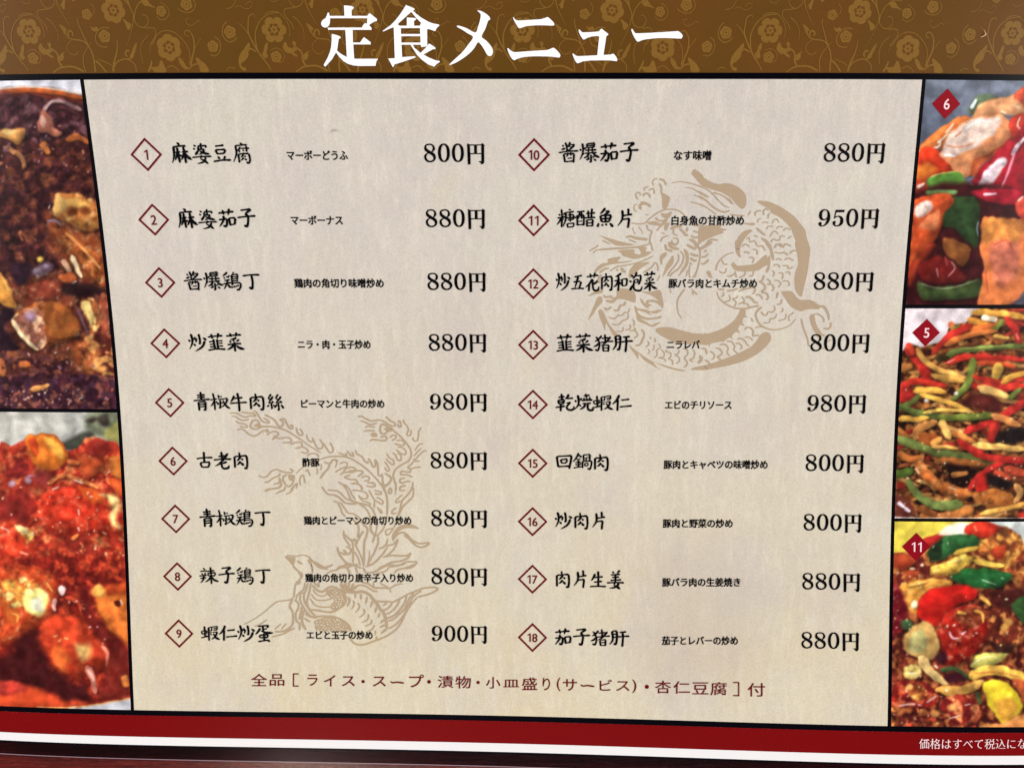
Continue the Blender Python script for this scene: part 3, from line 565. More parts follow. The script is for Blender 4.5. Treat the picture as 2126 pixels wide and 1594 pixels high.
# ---------------------------------------------------------------- gold vine print on the header
VINE = '''T 1586 0 7.874
s 14: 410,0 415,60 455,120 510,145 570,120 620,70 640,0
s 13: 510,145 440,160 360,165 310,190 300,250 330,310 380,380 410,440 420,500
s 12: -30,265 60,222 140,215 220,235 280,300 330,380 352,470 350,560 325,620
s 16 8: 430,290 500,350 550,430 578,520 572,620 560,690
s 20 7: 660,0 680,120 720,230 770,350 810,440
s 14 30: 960,300 950,400 975,500 1000,600 1040,740 1080,850 1090,960 1080,1080 1075,1185
s 22 18: 640,410 690,500 720,590 780,640 870,655 960,670 1010,710 1045,760
b: 630,405 690,430 740,490 720,520 690,560 660,490
s 26: 760,600 745,560 770,515 810,515 830,550 815,600
s 12: 790,655 720,710 680,780 700,850 760,895 820,885 865,840
s 9 20: 1120,695 1060,740 1010,800 950,880 915,960 905,1060 912,1185
s 26: 1100,990 1160,1040 1210,1110 1255,1185
s 12: 1150,965 1240,1005 1320,1045 1370,1080
s 9 38: 1535,650 1525,740 1490,860 1440,970 1400,1060 1365,1185
s 20 16: 1400,1100 1450,1030 1540,985 1640,975 1720,1030 1750,1090 1745,1185
s 20 16: 1640,975 1730,950 1770,880 1840,720
b: 1848,710 1822,800 1775,890 1700,970 1690,930 1740,850 1780,780
s 28: 1650,940 1628,890 1660,840 1710,845
s 24 6: 1750,-5 1820,80 1860,180 1880,270 1860,360 1830,450 1780,560 1720,680 1650,780
s 26 12: 1830,-5 1850,150 1885,270
s 20 12: 2126,20 2020,80 1940,180 1895,290 1885,380 1930,450 2000,475 2070,440 2105,360 2080,290 2020,275
s 14: 2030,490 2126,480 2180,500 2180,590 2110,690 2050,760
b: 1690,325 1760,380 1815,430 1770,505 1730,490 1725,430
s 16: 1450,480 1360,465 1270,500 1205,580 1185,680 1220,750 1300,780 1370,765
b: 1140,440 1180,470 1240,450 1260,500 1200,525 1160,505
s 12: 2060,600 1960,690 1900,790 1880,900 1885,1060
s 9: 2126,680 2060,780 2030,880
s 11: 1215,60 1260,140 1240,230 1190,290
s 20 30: 360,1185 470,1115 560,1090 700,1085 800,1120 885,1170
s 34 20: 545,1095 500,1000 505,900 470,830 400,790 390,720
b: 245,705 275,715 285,770 340,800 430,780 450,820 370,870 420,910 415,945 360,920 330,890 260,880 205,810 215,750
b: 370,700 420,700 420,760 385,775
b: 645,835 600,880 600,930 560,990 520,985 510,930 560,880
s 11: -5,835 100,800 190,850 215,930 170,1010 110,1030
b: 815,-5 790,90 775,160 735,150 735,110 700,110 740,70 780,10
s 40 26: 1940,1185 2000,1090 2035,1000
s 40: 1990,1120 2080,1130 2140,1100
b: 920,-5 990,-5 970,30 940,40
s 10: 80,5 120,50 200,50 250,0
T 1846 0 7.874
s 13 16: 50,760 120,640 200,560 320,530 430,560 520,640 590,750 620,860 610,980 580,1090
s 12 30: 660,630 605,605 605,560 655,532 700,570 725,650 720,760 700,850 650,960 600,1100
s 10: 850,650 780,740 720,820
b: 430,955 490,1010 520,1090 575,1140 500,1150 445,1090 420,1020
s 24: 560,1150 640,1085 720,1065 780,1090
b: 715,960 800,1030 850,1090 875,1190 740,1190 730,1100 700,1000
s 14: 200,1125 290,1090 350,1120 395,1180
b: -10,1110 60,1100 100,1050 115,1005 155,1015 170,1080 185,1190 -10,1190
s 14: 1060,630 1120,690 1138,780 1100,880 1020,940 940,920
s 16: 1300,405 1230,480 1200,580 1220,670 1290,725 1370,700 1425,650
s 14: 820,20 855,110 830,190 760,245 680,250 610,220 565,175
s 12: 300,80 370,130 415,210 400,290 330,350 260,355 205,300
s 12: 0,50 70,15 160,15 215,30
b: 0,70 60,45 100,40 140,110 215,175 110,140 60,140 20,105
s 10: 720,345 660,360 660,420 720,455 790,430 850,385 895,415
s 12: 1510,10 1490,90 1420,180 1320,205
s 10: 1460,190 1540,165 1600,200 1680,210 1740,160 1740,110 1680,115 1640,160
s 10 28: 1755,355 1745,305 1715,300 1660,340 1630,450 1610,580 1640,700 1690,840
s 8 30: 1480,430 1560,520 1620,640 1660,760 1720,900
s 12 24: 2150,288 1990,300 1850,380 1760,500 1710,620 1700,740 1705,860
s 26 14: 1700,860 1760,980 1830,1100 1865,1185
b: 1590,740 1600,790 1560,880 1540,960 1470,1030 1410,1070 1415,1120 1470,1135 1465,1180 1420,1180 1375,1110 1375,1020 1420,920 1500,830
s 24: 1545,870 1610,840 1680,890
b: 1880,740 1870,830 1840,900 1850,960 1800,995 1760,930 1800,870 1830,790
s 12: 1150,1180 1220,1125 1300,1150'''
FLOW = [(1586,100,505,195,0),(1586,1568,195,190,0),(1846,305,800,200,0),(1586,1340,605,96,1),(1586,75,940,88,1),(1846,290,222,80,1),(1846,715,118,94,1),(1846,1322,570,96,1),(1846,1012,790,88,1),(1586,1120,250,80,1),(1846,1755,-30,80,1)]
vine = Print(); vitems = parse(VINE); DU = PX([(2104, 72)])[0][0] - PX([(1601, 65)])[0][0]
def flower(c, r, small, rot):
    t = np.linspace(0, 2 * np.pi, 60, endpoint=False); n = 5 if small else 6
    if small:
        f = lambda a, b: np.stack([c[0] + r * (a + b * abs(np.cos(n * t / 2 + rot))**.6) * np.cos(t), c[1] + r * (a + b * abs(np.cos(n * t / 2 + rot))**.6) * np.sin(t)], 1)
        return [f(.80, .20), f(.52, .06), f(.42, .10), f(.16, 0)]
    f = lambda a, b, p, o: np.stack([c[0] + r * (a + b * abs(np.cos(n * t / 2 + rot + o))**p) * np.cos(t), c[1] + r * (a + b * abs(np.cos(n * t / 2 + rot + o))**p) * np.sin(t)], 1)
    return [f(.74, .26, .45, 0), f(.36, .14, .8, 0), f(.20, .14, 1, 1.0), f(.09, .0, 1, 0)]
for k in range(-4, 2):
    for kind, ws, pts in vitems:
        q = PX(pts) + [k * DU, 0]
        if q[:, 0].max() < UL or q[:, 0].min() > UR: continue
        sc = 1 / 132.0
        if kind == 's': vine.stroke(q, ws[0] * sc, ws[-1] * sc, .0085)
        else: vine.poly([smooth(q, True, 3)], .0085)
    for i, (ox, x, y, r, sm) in enumerate(FLOW):
        c = PX([(ox + x / 7.874, y / 7.874)])[0] + [k * DU, 0]
        if UL - .1 < c[0] < UR + .1: vine.poly(flower(c, r / 7.874 / 132, sm, i * .7), .0078)
# keep the print inside the header band
for i in range(len(vine.v)):
    vine.v[i] = np.column_stack([vine.v[i][:, 0], np.maximum(vine.v[i][:, 1], HLs['h0'] + .004)])
vine.build('vine_print', M['vine'], menu, 'gold print of scrolling vines and small flowers')

# ---------------------------------------------------------------- tan emblems behind the dishes
def emblem(txt, name, label, h0=.0112, dots=(), fat=1.0):
    pr = Print()
    for kind, ws, pts in parse(txt):
        q = PX(pts)
        if kind == 's': pr.stroke(q, ws[0] * fat / 126.0, ws[-1] * fat / 126.0, h0 + .0012)
        elif kind == 'b': pr.k += 1; pr.poly([smooth(q, True, 4)], h0 + .00015 * (pr.k % 7))
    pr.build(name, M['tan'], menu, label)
    if dots:
        pr = Print(); rr = random.Random(3); t = np.linspace(0, 2 * np.pi, 8, endpoint=False)
        for poly, n in dots:
            lo, hi = poly.min(0), poly.max(0); got = []
            while len(got) < n:
                p = np.array([rr.uniform(lo[0], hi[0]), rr.uniform(lo[1], hi[1])])
                x, y = poly.T; x2, y2 = np.roll(x, -1), np.roll(y, -1)
                ins = (((y > p[1]) != (y2 > p[1])) & (p[0] < (x2 - x) * (p[1] - y) / (y2 - y + 1e-12) + x)).sum() % 2
                if ins and all(np.hypot(*(p - g)) > 4.6 for g in got): got.append(p)
            for p in got:
                r = rr.uniform(1.2, 2.1); pr.poly([PX(p + r * np.stack([np.cos(t), .8 * np.sin(t)], 1))], .0150)
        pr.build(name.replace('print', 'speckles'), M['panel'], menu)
PHOENIX = '''T 460 840 8.854
s 26: 165,155 230,150 300,165 370,205 440,230 520,205 640,215
s 24: 190,210 250,215 320,260 400,290 510,265
s 24 32: 350,135 470,150 580,160 640,210
s 24: 255,300 330,340 410,350 470,385 460,415 330,395
s 26: 285,460 370,445 430,480 510,545 590,575 660,555 730,500 830,460 860,480 810,510
s 28: 740,400 700,370 680,310 630,280 570,300 530,380 560,430 640,450 740,405
b: 590,395 650,340 720,370 770,400 700,435 640,410
s 24: 580,110 640,140 690,220 740,290 800,325 880,330 850,290 770,240
s 32 16: 740,405 880,400 1040,425 1200,480 1350,570 1500,670 1640,770 1830,885
s 28: 790,180 900,235 980,290 1030,370 1090,400 1130,360 1120,300 1080,280 1150,260 1190,330 1240,420 1300,440 1300,380 1250,390
s 26: 1370,420 1400,520 1450,560 1490,540 1470,480 1440,440
s 28: 1560,540 1590,640 1640,680 1690,650 1660,600/1690,640 1730,740 1770,800 1840,800 1860,720 1800,630/1870,700 1930,800 1990,880 2050,850 2040,780 1990,690
s 26: 830,560 900,510 980,490 1040,520 1030,570 950,575
s 26: 930,650 980,605 1080,620 1200,600 1280,640 1260,690 1120,695
s 24: 1260,730 1360,695 1450,690 1480,730 1460,780 1350,800/1480,770 1560,810 1590,860 1540,890 1460,860
s 26: 1580,950 1620,905 1700,895 1770,920 1780,970
s 22 26: 1820,1000 1980,955 2126,950
s 14 18: 1370,1270 1430,1200 1520,1140 1650,1060 1820,1000
s 30: 2130,1060 2110,1010 2040,1020 1990,1080 1880,1050/1990,1080 1960,1170 1880,1260 1810,1360
s 26: 1750,1160 1765,1220 1750,1280/1830,1080 1838,1140 1825,1200/1540,1230 1580,1195 1610,1250 1630,1310/1450,1490 1440,1370 1490,1290 1520,1360 1535,1440
s 24: 680,1300 770,1335 850,1300 920,1220 1020,1190 1120,1230 1260,1250 1310,1210 1250,1175
s 26: 790,1430 870,1410 940,1350 1060,1300 1070,1250/1060,1330 1060,1430 950,1460/1080,1350 1090,1460 1040,1530 900,1550 800,1590
s 28: 1210,1280 1130,1330 1150,1430 1220,1500 1290,1470 1320,1380 1330,1310 1230,1290
b: 1230,1300 1330,1310 1310,1380 1250,1390
s 22: 1170,1500 1140,1570 1050,1594/1400,1440 1330,1500 1290,1594/1370,1550 1400,1440
T 530 800 3.937
s 10: 75,865 110,845 160,840 210,825 215,800/165,885 200,870 240,850 240,825/250,885 285,875 300,840 325,820
T 690 840 8.854
s 28: 0,950 180,950 330,985 480,1070 640,1190 780,1330 900,1470 960,1594
s 28: 470,225 530,210 620,260 720,300 860,280 950,310 1060,380 1140,390 1150,340 1060,290 980,210
s 26: 515,295 600,320 680,360 760,355 820,335/605,425 660,395 790,410/585,495 640,475 790,480
b: 710,530 760,505 820,530 825,580 770,595 715,580
s 26: 1200,330 1240,300 1265,390 1230,410 1195,350
s 30: 1080,450 960,370 900,365 880,440 890,510 950,540 1020,490 1100,460
b: 950,440 1060,405 1130,460 1020,495
s 30: 1090,450 1230,560 1340,680 1430,810 1450,930 1400,1030 1280,1100 1170,1180 1120,1290 1140,1390 1170,1500 1165,1594
s 26: 1300,265 1320,330 1380,400 1400,470 1370,540 1400,570 1440,550 1450,460/1640,410 1590,490 1580,590 1560,660 1500,660 1470,600
s 22: 1670,710 1600,730 1550,790 1520,840/1640,795 1570,860 1500,940/1740,850 1680,850 1600,920 1530,1000 1480,1005
s 26: 1610,1035 1500,1040 1450,1100 1390,1140 1430,1180 1530,1150 1630,1150/1440,1180 1430,1235 1340,1230 1270,1225 1260,1280 1380,1290 1480,1330
s 26: 1340,1350 1260,1360 1240,1410 1290,1440 1360,1410 1440,1410/1360,1480 1270,1500 1240,1560
s 28: 690,665 740,640 850,650 960,660 1000,620 970,580 880,595/1050,610 1110,560 1170,570 1160,620 1090,660/1180,660 1270,650 1320,700 1300,745 1140,720
s 26: 1200,775 1290,790 1350,850 1340,910 1270,900 1170,820/1100,885 1160,920 1190,1000 1240,1030 1270,980 1240,910 1200,890/1000,890 1040,970 1120,1020 1130,1090 1080,1090 980,985/960,1040 1020,1130 1050,1190 1010,1220 960,1150
s 26: 110,880 190,910 260,940 250,880/270,840 320,910 360,940 390,940 360,860/420,830 460,910 540,950 600,1040 650,1070 650,1030
s 28: 660,980 710,1060 750,1140 790,1120 780,1000/780,1000 830,1080 840,1200 850,1290 910,1310 910,1260/920,1290 925,1400 960,1490 1070,1400 1070,1330 960,1255
s 26: 0,1020 60,1020 80,1080 50,1160/130,1090 200,1055 270,1070 260,1130 150,1180 50,1240
s 30: 200,1220 280,1160 380,1150 430,1200 300,1215/140,1290 220,1240 360,1240 460,1210 560,1230 530,1280 460,1320/330,1290 230,1330 330,1370 430,1380 460,1440 340,1450
s 26: 530,1340 620,1310 680,1340 660,1390 580,1400/640,1440 740,1430 790,1480 740,1510 620,1490/470,1450 530,1510 540,1580
T 680 1000 8.854
s 22 34: 190,0 290,60 360,160 400,260 440,340 520,370 640,410 760,430
s 22: 300,40 400,130 450,240 520,330
s 26: 0,150 130,160 220,190 290,260 360,320 450,340
s 22 36: -110,85 0,220 120,240 220,290 300,370 400,400 540,400
s 34 24: 450,30 540,30 630,90 640,150
s 26: 450,150 600,165 700,200 740,260 700,310 620,290 560,240/570,260 640,340 770,390 760,430 600,380/720,80 850,85 870,50 800,20 730,15
s 26: 760,150 820,260 860,340 860,480/860,330 930,370 1000,410 1020,360 960,310 900,280/860,210 940,230 990,220 960,180 850,155
b: 905,455 990,510 1025,570 965,580 930,520
s 32: 960,20 1040,130 1080,240 1100,380 1095,610
s 24: 1010,0 1030,100 1150,20/1150,100 1120,190 1150,215 1180,170 1155,105
s 40 6: 1250,0 1255,100 1240,250
s 24: 1440,80 1340,90 1330,150 1380,160 1430,145/1380,230 1280,320 1250,370 1290,380 1340,340
s 30: 1570,0 1550,120 1470,240 1370,350 1340,480 1300,600
s 26 34: 1580,100 1570,260 1480,360 1390,450 1330,560 1290,640
s 28: 1270,470 1190,530 1190,580 1270,570
s 28: 580,400 690,480 750,560 780,640 790,760/760,430 830,510 880,620 905,700
s 26: 110,355 190,380 250,400 320,490 380,570 480,590 570,650 620,720/190,400 240,480 270,570 330,640
s 28 34: 440,660 560,800 570,920 550,1020
s 34: 600,690 660,780 730,860 720,980 680,1080 670,1200 670,1400 660,1550
s 40 26: 790,760 800,900 860,980 830,1120
s 30: 910,700 910,800 880,980
s 26: 1095,610 1060,780 1010,880 930,970 880,1000
s 38 28: 930,990 930,1120 900,1200 860,1300 800,1400 750,1500
s 24: 1290,640 1240,790 1200,870 1120,970 1080,970 1070,900 1120,870 1200,850
b: 1200,1090 1180,1000 1240,880 1340,800 1490,765 1600,800 1690,860 1560,850 1440,850 1340,890 1270,960 1230,1060
s 30: 1220,1040 1290,960 1380,930 1450,960 1560,1070 1680,1130 1870,1120 1800,1180 1700,1200 1600,1150 1500,1050 1400,970
s 30: 300,890 300,1000 350,1090 420,1180/310,960 380,1030 450,1090
s 70 40: 480,1040 530,1100 530,1160
s 40 28: 660,900 620,960 560,1080
s 30: 180,1190 200,1290 260,1390 340,1480 440,1510 560,1520/210,1290 270,1310 310,1330 400,1320 430,1240 340,1180
s 46: 290,1240 330,1290 370,1300
s 36: 450,1050 470,1200 470,1350 470,1490
s 28: 500,1130 560,1250 620,1380 660,1500/490,1280 560,1390 600,1540
s 10 40: 770,1250 770,1350 760,1450 740,1540
s 28: 940,1230 1020,1200 1080,1140 1110,1040/1110,1160 1200,1150 1290,1060 1250,1180 1180,1280 1080,1360 1020,1380
s 26 34: 1120,1150 1050,1280 940,1410 840,1500 700,1560
s 28: 1020,1380 1180,1350 1330,1360 1470,1350 1530,1310 1470,1400 1350,1450 1170,1480 1020,1550 930,1594/1660,1470 1450,1470 1330,1530 1150,1560/1650,1480 1560,1560 1440,1594
s 24: 0,1570 100,1520/200,1580 360,1500
T 530 800 3.937
s 9: 250,1400 270,1388 340,1395 370,1385 430,1395 490,1450 560,1490 630,1465/270,1420 310,1470 350,1520 380,1575
b: 240,1400 285,1398 330,1410 310,1470 280,1440
b: 340,1430 365,1435 390,1458 362,1458
s 9: 440,1400 460,1470 470,1530/470,1440 530,1490 600,1500
T 500 1160 8.854
s 28: 960,130 1040,210 1120,270 1120,330 1060,400 1010,460 990,560 975,700
s 24: 1110,410 1040,470
s 22 13: 970,700 900,750 680,780 560,860 420,980 280,1080 120,1170 50,1200
s 32: 950,740 900,870 950,960 960,1100 950,1200 860,1290 740,1330 620,1330
s 28: 980,740 1060,820 1050,920 1010,1000 1020,1120 1080,1200 1080,1310/1000,1260 900,1310 760,1380 560,1430
s 24: 740,1190 620,1290/840,1180 740,1290/490,1110 330,1210 250,1230
s 28: 1180,430 1150,560 1040,660 1020,740
s 34: 1230,430 1200,560 1160,660 1170,780 1230,880 1290,970 1370,1040/1290,430 1260,600 1220,760 1230,860 1270,940
s 28: 1150,620 1100,640 1090,760 1150,880 1220,980 1300,1060 1400,1080
s 40: 1130,860 1100,1000 1070,1110/1160,940 1130,1060 1130,1180 1200,1300
s 26: 1170,1080 1230,1130 1280,1150
s 34: 1320,480 1400,570 1500,600 1600,530 1700,510 1800,560 1880,620 1930,720 1900,830 1800,910 1680,970 1560,970 1400,940 1260,930
s 24: 1320,560 1400,650 1500,680 1600,640 1700,620/1290,640 1380,740 1500,760 1620,740 1700,700/1270,720 1360,840 1480,880 1620,880 1760,880
b: 1560,600 1700,540 1860,640 1920,740 1860,860 1700,930 1640,860 1720,760 1640,700
s 36: 1180,1000 1300,1060 1500,1050 1700,1060 1860,1120 1980,1220 2030,1320
b: 1360,1130 1560,1070 1780,1080 1960,1210 2010,1320 1700,1330 1400,1310 1360,1200
s 30: 1930,620 1840,420/1940,600 1920,410/1960,620 2000,410/1980,620 2080,440/1990,630 2140,500
s 30: 1420,430 1440,520/1340,430 1420,510/1970,700 2000,760 1960,860/2070,760 2080,840 2040,910
s 28: 1570,280 1660,220 1760,200 1800,150 1900,120 2050,100/1930,150 1990,220 2000,280/1230,20 1300,120 1320,260
s 34: 1250,20 1400,80 1500,140 1580,180
s 24: 1560,150 1700,100
T 680 1170 8.854
s 50: 430,530 540,520 640,510 760,560 830,640 900,720 960,820 1030,900 1070,1020 1090,1180
s 36: 300,540 240,360/330,540 320,340/360,540 400,330/400,520 470,380
s 30: 430,500 470,440 600,390 720,420 830,490 930,510
s 34: 640,340 760,370 860,440 1000,440 1150,450
s 24: 1150,460 1160,530/960,350 1050,400 1140,450/1150,450 1250,390 1380,360/840,340 850,420
s 40: 370,80 410,180
s 30: 510,60 550,170/650,60 700,160/170,120 230,70 370,60 480,30 620,80/700,170 860,150 1000,70 1150,20 1280,30 1430,0/900,180 1050,140 1150,50/1220,180 1290,110 1450,70 1620,0
s 46 24: 510,540 510,640/610,550 615,660/730,600 700,740/830,680 790,800/900,800 870,900/960,900 930,990/1040,1020 970,1090/1050,1120 960,1170/1090,1190 980,1280
s 36 18: 380,610 410,680 360,780/470,670 490,740 440,840/550,720 590,790 510,900/660,820 680,900 580,990/750,920 740,1020 620,1080/810,1020 800,1090 690,1150/860,1120 830,1190 730,1240/880,1220 880,1310
s 28: 900,690 1100,690 1200,700 1330,640 1470,560 1600,510 1750,450 1950,430 2030,460 1980,500 1850,560 1650,610
s 26: 980,700 1090,700 1020,770/1200,700 1130,800 1020,860/1330,640 1280,760 1170,880 1080,920
s 30: 1460,580 1400,750 1280,900 1180,970 1100,1000/1600,520 1500,640 1420,820 1300,940 1200,1020 1110,1050/1730,490 1580,600 1480,780 1400,940 1290,1080 1180,1160 1110,1190
s 30: 1650,610 1540,740 1450,880 1380,1030 1280,1180 1130,1300 960,1380 820,1430 680,1480 540,1480 450,1420 410,1340
s 36: 900,1330 900,1400'''
def zone(ox, oy, s): return pp(s) / 8.854 + [ox, oy]
emblem(PHOENIX, 'phoenix_print', 'tan line drawing of a long tailed bird behind the left column', fat=1.12,
       dots=[(zone(500, 1160, '1700,560 1850,640 1910,740 1850,850 1700,920 1660,860 1740,760 1670,680'), 26), (zone(500, 1160, '1400,1140 1560,1090 1780,1100 1940,1210 1980,1310 1700,1320 1420,1300 1380,1200'), 46)])
